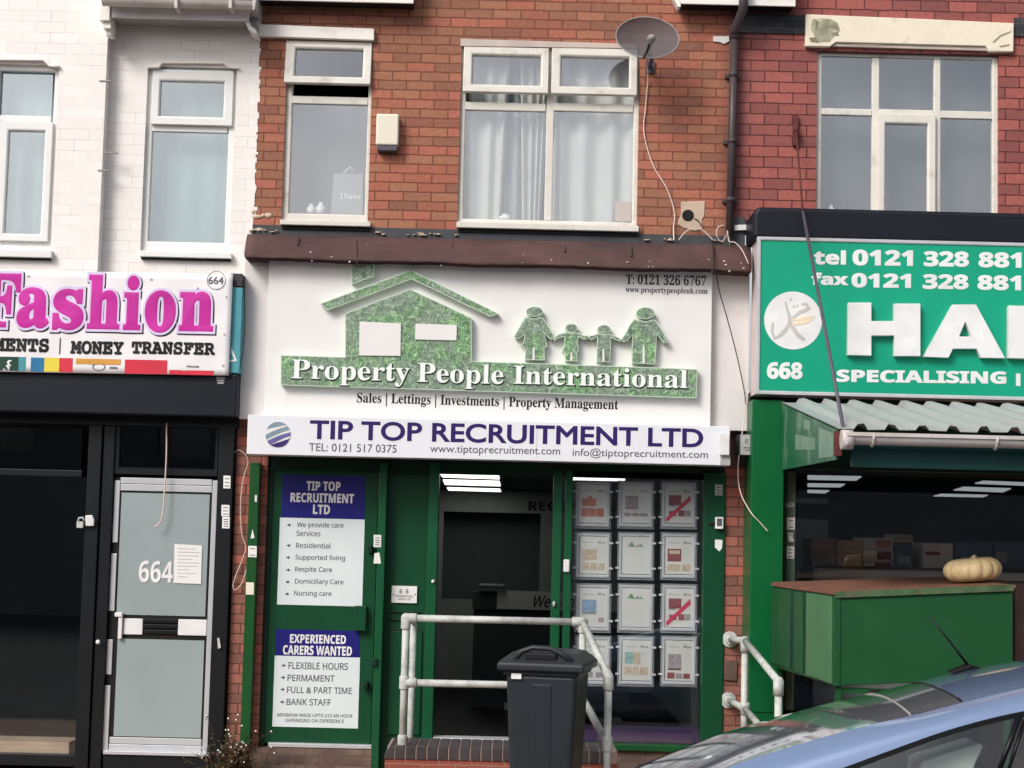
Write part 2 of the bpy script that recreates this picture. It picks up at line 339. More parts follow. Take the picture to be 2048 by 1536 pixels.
DOWNPIPE = plain('downpipe_brown', (72, 62, 64), .4, var=.1)
GALV = plain('galvanised_paint', (188, 192, 188), .42, var=.08, dirt=(122, 124, 124), da=.42, ds=9, bmp=.15, bs=120)
BIN = plain('bin_plastic', (38, 43, 48), .42, var=.06, bmp=.08, bs=150)
BIN_D = plain('bin_plastic_dark', (30, 33, 37), .5)
CAR_BLUE = plain('car_paint', (124, 145, 180), .16, metal=.35, var=.03)
CAR_BLUE.node_tree.nodes['Principled BSDF'].inputs['Coat Weight'].default_value = 1.0
CAR_BLACK = plain('car_trim', (8, 10, 14), .4)
CAR_IN = plain('car_interior', (46, 48, 52), .8)
RUBBER = plain('rubber', (20, 20, 20), .8)
PAVE = plain('paving_slab', (168, 138, 122), .85, var=.18, vs=3, bmp=.3, dirt=(120, 100, 90), da=.35)
ASPH = plain('asphalt', (62, 62, 64), .9, var=.2, vs=30, bmp=.4)
KERB = plain('kerb_stone', (138, 132, 126), .85, var=.12)
PUMPKIN = plain('pumpkin_skin', (218, 192, 144), .4, var=.12, vs=6, dirt=(226, 214, 184), da=.4, ds=4)
CARD = plain('cardboard', (226, 176, 146), .8, var=.12); CARD2 = plain('carton_white', (238, 226, 222), .7); CARD3 = plain('carton_dark', (92, 112, 134), .7)
CREAM = plain('alarm_cream', (224, 218, 202), .35, var=.03)
CABLE_W = plain('cable_white', (214, 196, 186), .5); CABLE_K = plain('cable_black', (30, 30, 34), .5); CABLE_G = plain('cable_grey', (150, 146, 144), .5)
BROWNP = plain('weathered_wood', (96, 76, 70), .8, var=.2)
LIGHT_A = emit('lit_panel', (240, 243, 236), 1.7); LIGHT_B = emit('lit_panel_dim', (190, 196, 200), .55)
G_UP = glass('glass_upper', .17); G_SHOP = glass('glass_shop', .06, (.93, .94, .94)); G_TOP = glass('glass_upper_clear', .12)
G_PALE = glass('glass_pale', .2, (.9, .95, .95)); G_DARK = glass('glass_smoked', .05, (.4, .42, .42)); G_CAR = glass('glass_car', .07, (.72, .76, .76)); G_WIND = glass('glass_windscreen', .48, (.35, .4, .42), .06, .03, haze=((150, 154, 162), .5))
NET = plain('net_curtain', (196, 200, 196), .9, var=.05); NET_B = plain('net_curtain_blue', (150, 160, 166), .9, var=.08)
BLIND = plain('pale_blind', (168, 180, 178), .9, var=.06, vs=1.5); GREY_BLIND = plain('grey_blind', (104, 108, 112), .95, var=.06, vs=2)
ACRYL = glass('acrylic_clear', .10, (.86, .9, .9), .08, 0, haze=((200, 203, 206), .45)); CLIP = plain('acrylic_edge', (206, 208, 212), .25, var=.03)
RED_STRIP = plain('sold_strip', (216, 70, 104), .5, var=.06); ORANGE = plain('photo_terracotta', (204, 136, 118), .5, var=.25, vs=40); PHOTO_G = plain('photo_grey', (168, 158, 164), .5, var=.3, vs=45); PHOTO_S = plain('photo_sand', (206, 190, 168), .5, var=.22, vs=40); PHOTO_B = plain('photo_blue', (142, 170, 196), .5, var=.25, vs=40); PHOTO_R = plain('photo_dark_red', (150, 88, 92), .5, var=.3, vs=45); PHOTO_T = plain('photo_teal', (150, 188, 184), .5, var=.2, vs=40)
PURPLE_CLOTH = plain('purple_board', (72, 54, 94), .6)
FL_DG = plain('flag_dark_green', (26, 62, 52), .45); FL_B = plain('flag_blue', (44, 116, 160), .45); FL_Y = plain('flag_yellow', (222, 204, 70), .45); FL_R = plain('flag_red', (206, 50, 70), .45); FL_O = plain('flag_orange', (206, 150, 70), .45); FL_D = plain('flag_emblem', (120, 34, 50), .5)
BISCUIT = plain('beige_board', (190, 170, 150), .7, var=.15)
def flecks(m, rgb, scale, thr):
    nt = m.node_tree; b = nt.nodes['Principled BSDF']; src = b.inputs['Base Color'].links[0].from_socket
    v = N(nt, 'ShaderNodeTexVoronoi'); v.inputs['Scale'].default_value = scale; g = N(nt, 'ShaderNodeNewGeometry'); L(nt, g.outputs['Position'], v.inputs['Vector'])
    w_ = N(nt, 'ShaderNodeMath', operation='MULTIPLY_ADD'); L(nt, noise(nt, scale*.35, 2), w_.inputs[0]); w_.inputs[1].default_value = -.55; L(nt, v.outputs['Distance'], w_.inputs[2])
    L(nt, mixc(nt, ramp(nt, w_.outputs[0], [(0, (1, 1, 1)), (thr, (0, 0, 0))]), src, lin(rgb)), b.inputs['Base Color'])
flecks(FELT, (190, 182, 176), 16, .0) if False else None
def dish_mat():
    m, nt, b = nodes('dish_mesh'); b.inputs['Base Color'].default_value = (*lin((92, 90, 93)), 1); b.inputs['Roughness'].default_value = .75; b.inputs['Specular IOR Level'].default_value = .1
    t = N(nt, 'ShaderNodeBsdfTransparent'); ms = N(nt, 'ShaderNodeMixShader'); ms.inputs[0].default_value = .86     # fine perforations, about a quarter open
    L(nt, t.outputs[0], ms.inputs[1]); L(nt, b.outputs[0], ms.inputs[2]); L(nt, ms.outputs[0], nt.nodes['Material Output'].inputs[0]); return m
DISH = dish_mat()
GZ = -0.10
def tilt(mb, n0, hz, hy, ang):
    s, c = math.sin(ang), math.cos(ang)
    for i in range(n0, len(mb.v)):
        x, y, z = mb.v[i]; a, b = y-hy, z-hz
        mb.v[i] = (x, hy + a*c + b*s, hz - a*s + b*c)
def box_room(xa, xb, y0, y1, za, zb):
    m = MB()
    m.quad((xa, y1, za), (xb, y1, za), (xb, y1, zb), (xa, y1, zb)); m.quad((xa, y0, za), (xa, y1, za), (xa, y1, zb), (xa, y0, zb)); m.quad((xb, y0, za), (xb, y0, zb), (xb, y1, zb), (xb, y1, za))
    m.quad((xa, y0, za), (xb, y0, za), (xb, y1, za), (xa, y1, za)); m.quad((xa, y0, zb), (xa, y1, zb), (xb, y1, zb), (xb, y0, zb)); return m
def window(parent, outer, inner, y, bars, sashes, panes, fmat, label=None, back=.06):
    """outer/inner/bars/panes are photo rectangles; sashes = (outer, inner, tilt degrees, glass); panes = (rect, glass)"""
    fr = MB(); fr.ring(R(*outer, y), R(*inner, y), y, y+back)
    w = fr.build('window', fmat, parent, bevel=.004)
    if label: w['label'] = label
    for b in bars: MB().pbox(*b, y+.004, y+back-.004).build('glazing_bar', fmat, w, bevel=.006)
    for o, i, t, g in sashes:
        s = MB(); ro = R(*o, y-.03); ri = R(*i, y-.03); s.ring(ro, ri, y-.035, y+.012, .012)
        tilt(s, 0, ro[3], y-.01, math.radians(t)); sa = s.build('sash', fmat, w, bevel=.005)
        p = MB(); a, b, c, d = ri; e = .004; p.box(a+e, b-e, y-.005, y+.001, c+e, d-e); tilt(p, 0, ro[3], y-.01, math.radians(t)); p.build('sash_pane', g, w)
    for r, g in panes:
        a, b, c, d = R(*r, y); MB().box(a-.006, b+.006, y+.026, y+.032, c-.006, d+.006).build('pane', g, w)
    return w
def curtain(parent, rect, y, mat, amp=.02, waves=9, name='curtain', ph=0, lean=0):
    a, b, c, d = R(*rect, y); m = MB(); n = waves*10; m.smooth = True
    for k in range(n+1):
        u = k/n; x = a+(b-a)*u; yy = y + amp*math.sin(u*waves*2*math.pi+ph+1.5*math.sin(u*5+ph))
        m.add([(x+lean*(u-.5), yy, c), (x, yy, d)])
    for k in range(n): m.face([2*k, 2*k+2, 2*k+3, 2*k+1])
    return m.build(name, mat, parent)
# ================================================================== ground
g = MB(); g.box(-30, 30, -3.55, 14, GZ-.30, GZ); o = g.build('pavement', PAVE); tag(o, 'worn brown paving in front of the shops', 'pavement', kind='structure')
g = MB(); g.box(-30, 30, -3.70, -3.55, GZ-.28, GZ+.003); o = g.build('kerb', KERB, bevel=.015); tag(o, 'grey stone kerb between pavement and road', 'kerb', kind='structure')
g = MB(); g.box(-200, 200, -200, -3.70, GZ-.40, GZ-.13); o = g.build('road', ASPH); tag(o, 'dark asphalt road the car is parked on', 'road', kind='structure')
g = MB(); g.box(-200, 200, 14, 200, GZ-.40, GZ-.13); o = g.build('ground', ASPH); tag(o, 'flat ground behind the terrace', 'ground', kind='structure')
# ================================================================== white painted shop (664)
xL = U(207, 270, -.12).x; xR = U(507, 270).x; XM = U(1463, 250).x; TOPZ = 7.6
SHELL = 8.2
b1 = thing('terraced_shop', (-3.2, 0, GZ), 'white painted brick terraced house over the black shopfront numbered 664', 'building')
lw = (-22, 128, 110, 499); rw = (288, 134, 467, 503)
z1 = U(100, 800).z
MB().wall(-6.5, xL, z1, TOPZ, -.12, .12, [R(*lw, -.12)]).build('wall', BR_WHITE, b1)
m = MB(); hx = R(*rw); m.wall(xL, xR-.02, z1, TOPZ, 0, .14, [hx])
m.box(xR-.02, xR+.02, -.004, .10, z1, TOPZ)                          # paint carried over the joint in a ragged edge
rr = random.Random(3); z = z1
while z < TOPZ-.1:
    h = rr.uniform(.012, .06); w_ = rr.uniform(.0, .06)*rr.random() if z < 4.5 else rr.uniform(0, .03)*rr.random()
    m.box(xR+.0195, xR+.022+w_, -.005, .05, z, z+h); z += h
m.build('wall', BR_WHITE, b1)
window(b1, lw, (-8, 142, 102, 480), -.08, [(-8, 231, 102, 243)], [((-6, 243, 101, 482), (13, 262, 85, 467), 0, G_PALE)], [((4, 148, 101, 231), G_PALE)], UPVC)
window(b1, rw, (303, 141, 455, 484), .04, [(302, 250, 455, 264)], [((304, 140, 466, 250), (320, 163, 447, 233), 0, G_PALE)], [((302, 265, 453, 484), G_PALE)], UPVC)
for r_, y_ in (((-26, 499, 103, 514), -.12), ((278, 503, 463, 515), 0)):
    MB().pbox(*r_, y_-.06, y_+.05).build('sill', UPVC, b1, bevel=.006)
    MB().pbox(r_[0]+4, r_[3], r_[2]-2, r_[3]+5, y_-.03, y_+.05).build('sill_bed', BLACK_GAP, b1)
for pts, y_ in (([(-30, 115), (90, 116), (101, 128), (118, 130), (118, 133), (98, 133), (86, 121), (-30, 120)], -.12),
                ([(293, 131), (315, 131), (322, 121), (450, 122), (459, 131), (477, 133), (477, 137), (456, 135), (447, 127), (325, 126), (318, 135), (293, 135)], 0)):
    MB().pprism(pts, y_-.035, y_+.01).build('lintel_moulding', WHITE_PAINT, b1, bevel=.004)
for r_, y_, mt in (((-22, 125, 112, 500), .10, BLIND), ((286, 130, 470, 502), .22, BLIND)):
    curtain(b1, r_, y_, mt, .006, 5, 'blind')
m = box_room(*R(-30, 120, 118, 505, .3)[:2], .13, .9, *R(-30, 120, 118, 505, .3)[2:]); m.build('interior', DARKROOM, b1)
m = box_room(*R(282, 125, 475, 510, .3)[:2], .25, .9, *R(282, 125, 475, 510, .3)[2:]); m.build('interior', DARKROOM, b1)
# eaves, gutter and corbel
MB().pbox(222, 14, 498, 38, -.28, -.255).build('fascia_board', PANEL_GREY, b1, bevel=.004)
a, b_, c, d = R(226, 14, 494, 36, -.28); MB().box(a, b_, -.2545, -.001, c+.004, c+.03).build('soffit', CABLE_G, b1)  # greyer underside, shade of the eaves put into the soffit colour
a, b_, c, d = R(222, -75, 498, 14, -.28); MB().box(a-.02, b_+.06, -.30, -.001, c+.002, TOPZ).build('eaves_box', PANEL_GREY, b1)
gt = MB(); pa = U(206, 3, -.40); pb = U(507, 8, -.40); pa.z = U(350, 14, -.42).z+.05
n = 12; gt.smooth = True
for X in (pa.x, pb.x): gt.add([(X, -.40+.062*math.cos(math.pi*k/n+math.pi), pa.z+.02-.07*math.sin(math.pi*k/n)) for k in range(n+1)])
for k in range(n): gt.face([k, k+1, n+1+k+1, n+1+k])
gt.smooth = False; gt.box(pa.x, pb.x, -.47, -.455, pa.z+.01, pa.z+.035); gt.box(pa.x, pb.x, -.35, -.335, pa.z-.02, pa.z+.05)
gu = gt.build('gutter', GUTTER, b1)
for px in (352, 461): MB().pbox(px-3.5, -8, px+3.5, 16, -.478, -.33).build('gutter_clip', GUTTER, gu, bevel=.006)
m = MB(); m.pbox(200, -40, 221, 41, -.30, -.10); m.pbox(206, 41, 222, 57, -.27, -.10); m.pbox(211, 57, 223, 70, -.23, -.10); m.build('corbel', WHITE_PAINT, b1, bevel=.006)
MB().pprism([(488, 38), (497, 38), (500, 50), (513, 60), (513, 68), (497, 60)], -.25, -.02).build('corbel', WHITE_PAINT, b1, bevel=.004)
for px, py in ((210, 161), (207, 340), (223, 305)): MB().pbox(px-12, py-1, px+12, py+1.5, -.128, -.1).build('wall_clip', CABLE_G, b1)
# shopfront of 664
FZ = lambda py, y=0, px=300: U(px, py, y).z
zf0, zf1 = U(220, 828, -.3).z, U(220, 742, -.3).z
MB().box(-6.5, U(474, 790, -.3).x, -.30, .02, zf0, zf1).build('shutter_box', BLACK_FASCIA, b1, bevel=.012)
MB().box(-6.5, U(478, 840, -.05).x, -.10, .05, U(220, 850, -.1).z, zf0-.002).build('shopfront_beam', BLACK_METAL, b1)
xP0, xP1, xP2 = U(165, 1200, -.08).x-.05, U(187, 1200, -.08).x, U(219, 1220, -.06).x
MB().box(U(164, 1200, -.09).x, U(191, 1200, -.09).x, -.11, .04, GZ, U(180, 850, -.1).z).build('shopfront_post', BLACK_METAL, b1, bevel=.006)
MB().box(U(193, 1200, -.09).x, U(216, 1200, -.09).x, -.09, .04, GZ, U(200, 850, -.1).z).build('shopfront_post', BLACK_METAL, b1, bevel=.006)
MB().box(U(426, 1200, -.08).x, U(457, 1200, -.08).x, -.09, .04, GZ, U(450, 850, -.1).z).build('shopfront_post', BLACK_METAL, b1, bevel=.006)
MB().pbox(-500, 933, 164, 946, -.07, -.0).build('shopfront_rail', BLACK_METAL, b1, bevel=.004); MB().pbox(-500, 1503, 176, 1526, -.10, .02).build('shopfront_rail', BLACK_METAL, b1, bevel=.004)
MB().pbox(-500, 850, 164, 933, -.03, -.024).build('transom_pane', G_DARK, b1)
MB().pbox(-500, 946, 164, 1503, -.03, -.024).build('shop_pane', G_SHOP, b1)
MB().pbox(-500, 846, 164, 890, .30, .36).build('ceiling_bulkhead', BROWNP, b1)
r_ = R(-500, 840, 450, 1526, .05); m = box_room(r_[0], r_[1], .045, 4, GZ+.01, U(200, 838, 0).z); m.build('interior', DARKER, b1)
m = MB()
for k, (t_, mt) in enumerate(((1478, 0), (1486, 0), (1494, 0))):
    m.pbox(-400, t_, 138, t_+7, -.02+.0*k+.03*(2-k), .30+.03*(2-k))
m.build('floor_board', BISCUIT, b1)
MB().pbox(236, 845, 431, 938, -.04, -.03).build('transom_pane', G_DARK, b1)
m = MB(); m.ring(R(226, 838, 436, 950, -.07), R(240, 846, 430, 936, -.07), -.07, 0); m.build('transom_frame', BLACK_METAL, b1)
m = MB(); m.pbox(206, 1504, 417, 1511, -.14, 0); m.build('door_sill', ALU, b1, bevel=.003)
MB().pbox(206, 1511, 417, 1560, -.12, 0).build('door_step', BLACK_METAL, b1)
dr = MB(); dr.pbox(219, 957, 426, 1503, -.050, -.005); dr = dr.build('door', BLACK_GAP, b1); dr['label'] = 'aluminium framed door with frosted glass and the number 664'
yd = -.062
for t_, e in ((961, 1085), (1107, 1222), (1279, 1349), (1371, 1502)):
    lx = 232+(t_+e-960-960)/2*-.0478   # the strip is plumb in the world; the photo leans
    MB().pbox(230-(((t_+e)/2-957)*.0475), t_, 241-(((t_+e)/2-957)*.0475), e, yd, -.048).build('door_stile', ALU, dr, bevel=.003)
MB().pbox(415, 961, 427, 1506, yd, -.048).build('door_stile', ALU, dr, bevel=.003)
for q in ((241, 957, 424, 969), (241, 970, 424, 983), (219, 1476, 403, 1489), (217, 1490, 403, 1503)): MB().pbox(*q, yd+.003, -.048).build('door_rail', ALU, dr, bevel=.003)
MB().pbox(238, 987, 415, 1231, -.055, -.045).build('glass_panel', FROST, dr); MB().pbox(231, 1279, 405, 1474, -.055, -.045).build('glass_panel', FROST, dr)
for q in ((247, 1237, 285, 1269), (356, 1239, 413, 1271)): MB().pbox(*q, -.064, -.048).build('push_plate', PLATE_WHITE, dr, bevel=.003)
m = MB()
for t_ in (1238, 1249, 1260): m.pbox(286, t_, 355, t_+8, -.066, -.048)
m.build('letterbox', BLACK_METAL, dr, bevel=.004)
m = MB(); m.pbox(236, 1225, 244, 1278, -.09, -.05); m.pbox(229, 1225, 244, 1234, -.10, -.06); m.build('door_handle', PLATE_WHITE, dr, bevel=.006)
m = MB(); text(m, '664', 'bold', (278, 1121, 346, 1164), -.056, .004, slope=.03); m.build('number', PLATE_WHITE, dr)
# ================================================================== middle brick shop
b2 = thing('terraced_shop', ((xR+XM)/2, 0, GZ), 'orange brick terraced house over the green shopfront with an open doorway', 'building')
sw = (569, 83, 741, 447); bw = (919, 93, 1277, 452)
zb = U(1000, 461).z
mw = MB(); mw.wall(xR-.02, XM, zb, TOPZ, 0, .14, [R(*sw), R(*bw)])
mw.build('wall', BR_MID, b2)
MB().box(xR+.02, XM-.005, -.006, .12, U(1000, 492).z, zb-.001).build('flashing', LEADGREY, b2)
MB().pprism([(517, 48), (748, 57), (748, 80), (517, 72)], -.05, .1).build('lintel', WHITE_PAINT, b2, bevel=.004)
MB().pprism([(921, 77), (1272, 88), (1272, 97), (921, 92)], -.012, .1).build('lintel', CONC, b2, bevel=.003)
wa = window(b2, sw, (583, 100, 734, 428), .03, [(580, 193, 736, 208)], [((571, 84, 743, 172), (591, 99, 726, 157), 9, G_TOP)], [((582, 209, 735, 428), G_UP)], UPVC_OLD)
wb = window(b2, bw, (930, 100, 1267, 441), .03, [(1092, 100, 1107, 441), (930, 205, 1092, 221), (1107, 207, 1267, 223)],
            [((927, 95, 1097, 189), (945, 112, 1081, 173), 7, G_UP), ((1103, 97, 1274, 193), (1122, 115, 1258, 177), 7, G_UP)],
            [((930, 221, 1091, 440), G_UP), ((1108, 223, 1267, 443), G_UP)], UPVC_OLD)
for r_ in ((560, 441, 741, 451), (913, 447, 1278, 459)):
    MB().pbox(*r_, -.06, .06).build('sill', UPVC_OLD, b2, bevel=.006); MB().pbox(r_[0]+3, r_[3], r_[2]-2, r_[3]+9, -.02, .06).build('sill_bed', BLACK_GAP, b2)
curtain(b2, (925, 95, 1018, 445), .17, NET, .028, 3, ph=1, lean=-.10); curtain(b2, (1036, 95, 1098, 445), .18, NET, .03, 4, ph=2, lean=-.10); curtain(b2, (1000, 95, 1060, 445), .25, NET_B, .02, 3)
curtain(b2, (1100, 95, 1275, 448), .17, NET, .03, 4, ph=.5, lean=-.04)
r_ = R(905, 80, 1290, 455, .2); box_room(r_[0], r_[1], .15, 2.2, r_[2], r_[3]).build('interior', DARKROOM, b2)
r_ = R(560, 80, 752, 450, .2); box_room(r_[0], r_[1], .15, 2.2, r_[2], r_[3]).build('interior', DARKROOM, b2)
curtain(b2, (574, 205, 742, 440), .36, GREY_BLIND, .004, 3, 'blind')
sbg = thing('shopping_bag', U(695, 428, .2), 'grey paper bag printed Dune standing behind the small window', 'bag')
m = MB(); a, b_, c, d = R(663, 346, 727, 429, .2); m.prism([(a, c), (b_, c), (b_-.01, d), (a+.012, d-.01)], .20, .28); m.build('paper_bag', plain('bag_grey', (150, 154, 156), .7), sbg)
m = MB(); text(m, 'Dune', 'serif', (680, 386, 724, 398), .2, .004, slope=.02); m.build('lettering', PLATE_WHITE, sbg)
m = MB(); m.tube([U(686, 347, .21), U(700, 334, .21), U(712, 347, .21)], .006, 6); m.build('handle', PAPER, sbg)
def bottle(px, py0, py1, y, r, label):
    p = U(px, py1, y); h = U(px, py0, y).z-p.z; m = MB(); m.tube([(p.x, y, p.z), (p.x, y, p.z+h*.62), (p.x, y, p.z+h*.78), (p.x, y, p.z+h)], [r, r, r*.5, r*.45], 12); o = m.build('bottle', PLATE_WHITE); tag(o, label, 'bottle', 'bottles on the window sills')
bottle(622, 408, 428, .16, .034, 'left one of two white bottles on the small window sill'); bottle(641, 405, 429, .18, .038, 'right one of two white bottles on the small window sill')
bottle(1010, 428, 441, .13, .05, 'squat white jar on the double window sill'); bottle(1662, 410, 430, .2, .028, 'white bottle behind the lower left pane of the red brick house'); bottle(1708, 420, 432, .2, .06, 'squat white jar behind the lower left pane of the red brick house')
o = MB().pbox(1230, 403, 1262, 442, .075, .08).build('window_card', BISCUIT); tag(o, 'beige card leaning in the corner of the double window', 'card')
# eaves boxes at the top edge
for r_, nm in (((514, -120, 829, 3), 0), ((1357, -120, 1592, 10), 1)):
    a, b_, c, d = R(*r_, -.20); MB().box(a, b_, -.20, -.18, c, TOPZ).build('eaves_board', WHITE_PAINT, b2, bevel=.004); MB().box(a+.005, b_-.005, -.1795, -.002, c+.012, TOPZ).build('soffit', LET_BLACK, b2)  # soffits near black: the shadow under the eaves put into their colour
MB().pprism([(1346, -6), (1357, -6), (1362, 12), (1356, 14)], -.21, -.1).build('bargeboard', WHITE_PAINT, b2)
# felt-covered slope over the shop fascia
m = MB(); m.smooth = True; rr = random.Random(5); nn = 60; ys = (-.03, -.12, -.24, -.34, -.39, -.39)
for k in range(nn+1):
    u = k/nn; px = 494+(1501-494)*u; top = U(px, 468+23*u, ys[0]); bot = U(489+(1503-489)*u, 524+27*u, -.39)
    wv = .010*math.sin(u*23)+.006*rr.uniform(-1, 1)
    zs = [top.z, top.z*.86+bot.z*.14, top.z*.55+bot.z*.45+.016+rr.uniform(-.006, .006), top.z*.2+bot.z*.8+.012+rr.uniform(-.006, .006), bot.z+wv*.5+.034, bot.z+.004+wv*.5]
    for j in range(5): m.add([(top.x+(bot.x-top.x)*j/4, ys[j]+rr.uniform(-.012, .012), zs[j])])
    m.add([(bot.x, -.05, bot.z+wv*.5+.03)])
for k in range(nn):
    for j in range(5): m.face([k*6+j, k*6+j+1, k*6+6+j+1, k*6+6+j])
m.smooth = False
for e in (0, nn*6): m.face([e+j for j in range(6)])
fr_ = m.build('felt_roof', FELT, b2)
def fy(t):
    P_ = ((0, -.03), (.14, -.12), (.45, -.24), (.8, -.34), (1, -.39))
    for (t0, y0), (t1, y1) in zip(P_, P_[1:]):
        if t <= t1: return y0+(y1-y0)*(t-t0)/(t1-t0)
    return -.39
rr = random.Random(21)
for k in range(34):
    u = rr.random(); t = rr.uniform(.25, .98); px = 500+990*u; py0, py1 = 470+23*u, 522+26*u
    sz = rr.uniform(.6, 2.0); y = fy(t)-.034
    q = U(px, py0+(py1-py0)*t, y); r = sz/255
    MB().ball((q.x, y+.012, q.z), r*1.3, .014, r, 6, 4).build('dropping', PLATE_WHITE, fr_)
for px, ln in ((712, 1), (1427, 1), (1130, .5), (905, .45), (1262, .6), (598, .5)):
    a_, b2_ = U(px, 472+23*(px-494)/1007, -.045), U(px+rr.uniform(-3, 3), 522+27*(px-489)/1014, -.395); m = MB(); n = 12
    pts = []
    for i in range(n):
        t = i/(n-1)*ln; pts.append((a_.x+(b2_.x-a_.x)*t, fy(t)-.004, a_.z+(b2_.z-a_.z)*t+.022*math.sin(math.pi*t)+.006))
    m.tube(pts, .007, 6); m.build('felt_seam', FELT, fr_)
rr = random.Random(31); mr = MB()
for k in range(26):
    px = rr.choice([rr.uniform(748, 916), rr.uniform(748, 916), rr.uniform(1284, 1460), rr.uniform(500, 556)]); q = U(px, 464+.022*(px-750)+rr.uniform(0, 4), -.03); mr.ball((q.x, -.02, q.z), rr.uniform(.008, .03), .012, rr.uniform(.004, .009), 7, 5)
for k in range(5):
    q = U(rr.uniform(505, 545), rr.uniform(408, 460), 0); mr.ball((q.x, .0, q.z), rr.uniform(.02, .05), .012, rr.uniform(.015, .03), 7, 5)
o = mr.build('mortar_rubble', BISCUIT); tag(o, 'crumbs of pale old mortar lying along the top of the brown felt', 'rubble', kind='stuff')
# ground floor masonry
zh = U(1000, 935, 0).z
MB().box(U(464, 1200).x, U(527, 1200).x, -.03, .3, GZ, U(480, 830).z).build('pier', BR_PIER, b2)
MB().box(U(1444, 1200).x, U(1500, 1200).x, -.03, .3, GZ, U(1480, 830).z).build('pier', BR_PIER, b2)
MB().pprism([(1470, 860), (1502, 862), (1502, 900), (1500, 940), (1462, 930), (1462, 900)], -.045, .05).build('rendered_corner', BROWNP, b2)
MB().box(U(500, 1520).x, U(745, 1520).x, -.06, .25, GZ, U(620, 1496).z).build('plinth', BR_PLINTH, b2)
MB().box(U(870, 1520).x, U(1450, 1520).x, -.02, .25, GZ, U(1300, 1502).z).build('plinth', BR_PLINTH, b2)
MB().box(U(518, 930).x, U(1448, 930).x, .0, .12, U(1000, 950, 0).z, U(1000, 845, 0).z).build('shopfront_header', GREEN_D, b2)
# left security post, door with posters, side panel
MB().box(U(490, 1200, -.13).x, U(510, 1200, -.13).x, -.13, -.035, U(500, 1490, -.13).z, U(500, 925, -.13).z).build('gate_post', GREEN_GATE, b2, bevel=.004)
m = MB(); m.pbox(516, 930, 538, 1497, .02, .10); m.build('door_frame', GREEN_D, b2, bevel=.005)
m = MB(); m.pbox(750, 925, 766, 1545, -.06, .10); m.build('door_frame', GREEN_L, b2, bevel=.006)
dg = MB(); dg.pbox(536, 925, 750, 1489, .03, .09); dg = dg.build('door', GREEN, b2, bevel=.004); dg['label'] = 'green painted door covered by two posters'
MB().pbox(536, 1488, 746, 1496, -.03, .08).build('door_sill', ALU, dg, bevel=.003)
m = MB(); m.pbox(708, 1212, 732, 1262, -.03, .03); m.build('lock_box', GREEN, dg, bevel=.005)
for q in ((700, 1080, 739, 1110),): pass
for px, py in ((739, 1098), (749, 1324), (730, 1372)): MB().pbox(px-5, py-7, px+5, py+8, -.085, .03).build('bolt_bracket', GREEN_D, dg, bevel=.005)
MB().pbox(1, 1, 2, 2, 0, .001) if False else None
sp = MB()
xa, xb, za, zb2 = R(764, 925, 872, 1478, .05)
sp.box(xa, xb, .06, .12, GZ, zb2); o = sp.build('side_panel', GREEN, b2)
for q in ((776, 1222, 842, 1226), (776, 1238, 842, 1242), (776, 1258, 842, 1262), (776, 1262, 842, 1470)):
    MB().pbox(*q, .045, .07).build('panel_moulding', GREEN_D if q[3]-q[1] < 9 else GREEN, o, bevel=.004)
m = MB(); m.pbox(852, 925, 872, 1480, -.02, .12); m.build('door_jamb', GREEN_L, b2, bevel=.005)
for px, py in ((866, 1163),): MB().ball(U(px, py, -.03), .014, .014, .014).build('magnet_sensor', PLATE_WHITE, b2)
m = MB(); m.pbox(866, 1478, 1090, 1484, -.06, .12); m.pbox(866, 1484, 1090, 1491, -.10, .12); m.build('threshold', ALU, b2, bevel=.003)
m = MB(); m.pbox(1102, 940, 1120, 1480, -.02, .10); m.build('door_jamb', GREEN_L, b2, bevel=.005)
m = MB(); m.pbox(1126, 940, 1141, 1480, -.02, .10); m.build('window_post', GREEN_L, b2, bevel=.005)
MB().pbox(1405, 945, 1448, 1545, -.05, .12).build('window_post', GREEN, b2, bevel=.006)
MB().pbox(1141, 945, 1405, 957, -.0, .10).build('window_rail', GREEN_D, b2)
MB().pbox(1141, 1490, 1405, 1502, -.06, .10).build('window_sill', GREEN_GATE, b2, bevel=.004)
MB().pbox(1141, 955, 1405, 1491, .02, .028).build('shop_pane', G_SHOP, b2)
MB().pbox(1119, 945, 1128, 1480, .03, .035).build('side_pane', G_SHOP, b2)
MB().pbox(1127, 1119, 1139, 1144, -.045, -.02).build('door_entry_unit', PLATE_WHITE, b2, bevel=.006)
MB().ball(U(1108, 1208, -.03), .012, .02, .024).build('door_lock', SIGN_FRAME, b2)
m = MB(); m.box(U(1135, 1475).x, U(1405, 1475).x, .10, .50, U(1270, 1484, .1).z, U(1270, 1462, .1).z); m.build('window_board', PURPLE_CLOTH, b2)
# reception room behind
X0, X1 = U(560, 1200, .12).x, U(1446, 1200, .12).x; CZ = 2.31; RY = 6.6
rm = box_room(X0, X1, .125, RY+.4, GZ+.12, CZ+.02); rm.build('interior', ROOM_A, b2); MB().box(X0+.01, X1-.01, .13, RY+.39, GZ+.121, GZ+.14).build('dark_floor', BLACK_GAP, b2)  # separate near-black sheet over the room floor
hz = R(885, 1025, 1080, 1200, RY)
rw_ = MB(); rw_.wall(X0+.01, X1+2.0, GZ+.13, CZ, RY, RY+.1, [hz]); rw_.build('reception_wall', GREYWALL, b2)
m = MB(); text(m, 'RECEPTION', 'bold', (1057, 1002, 1230, 1021), RY, .01, slope=.02); m.build('lettering', LET_BLACK, b2)
box_room(hz[0]-.2, hz[1]+.2, RY+.12, RY+2.5, hz[2]-.3, hz[3]+.3).build('interior', HATCH, b2)
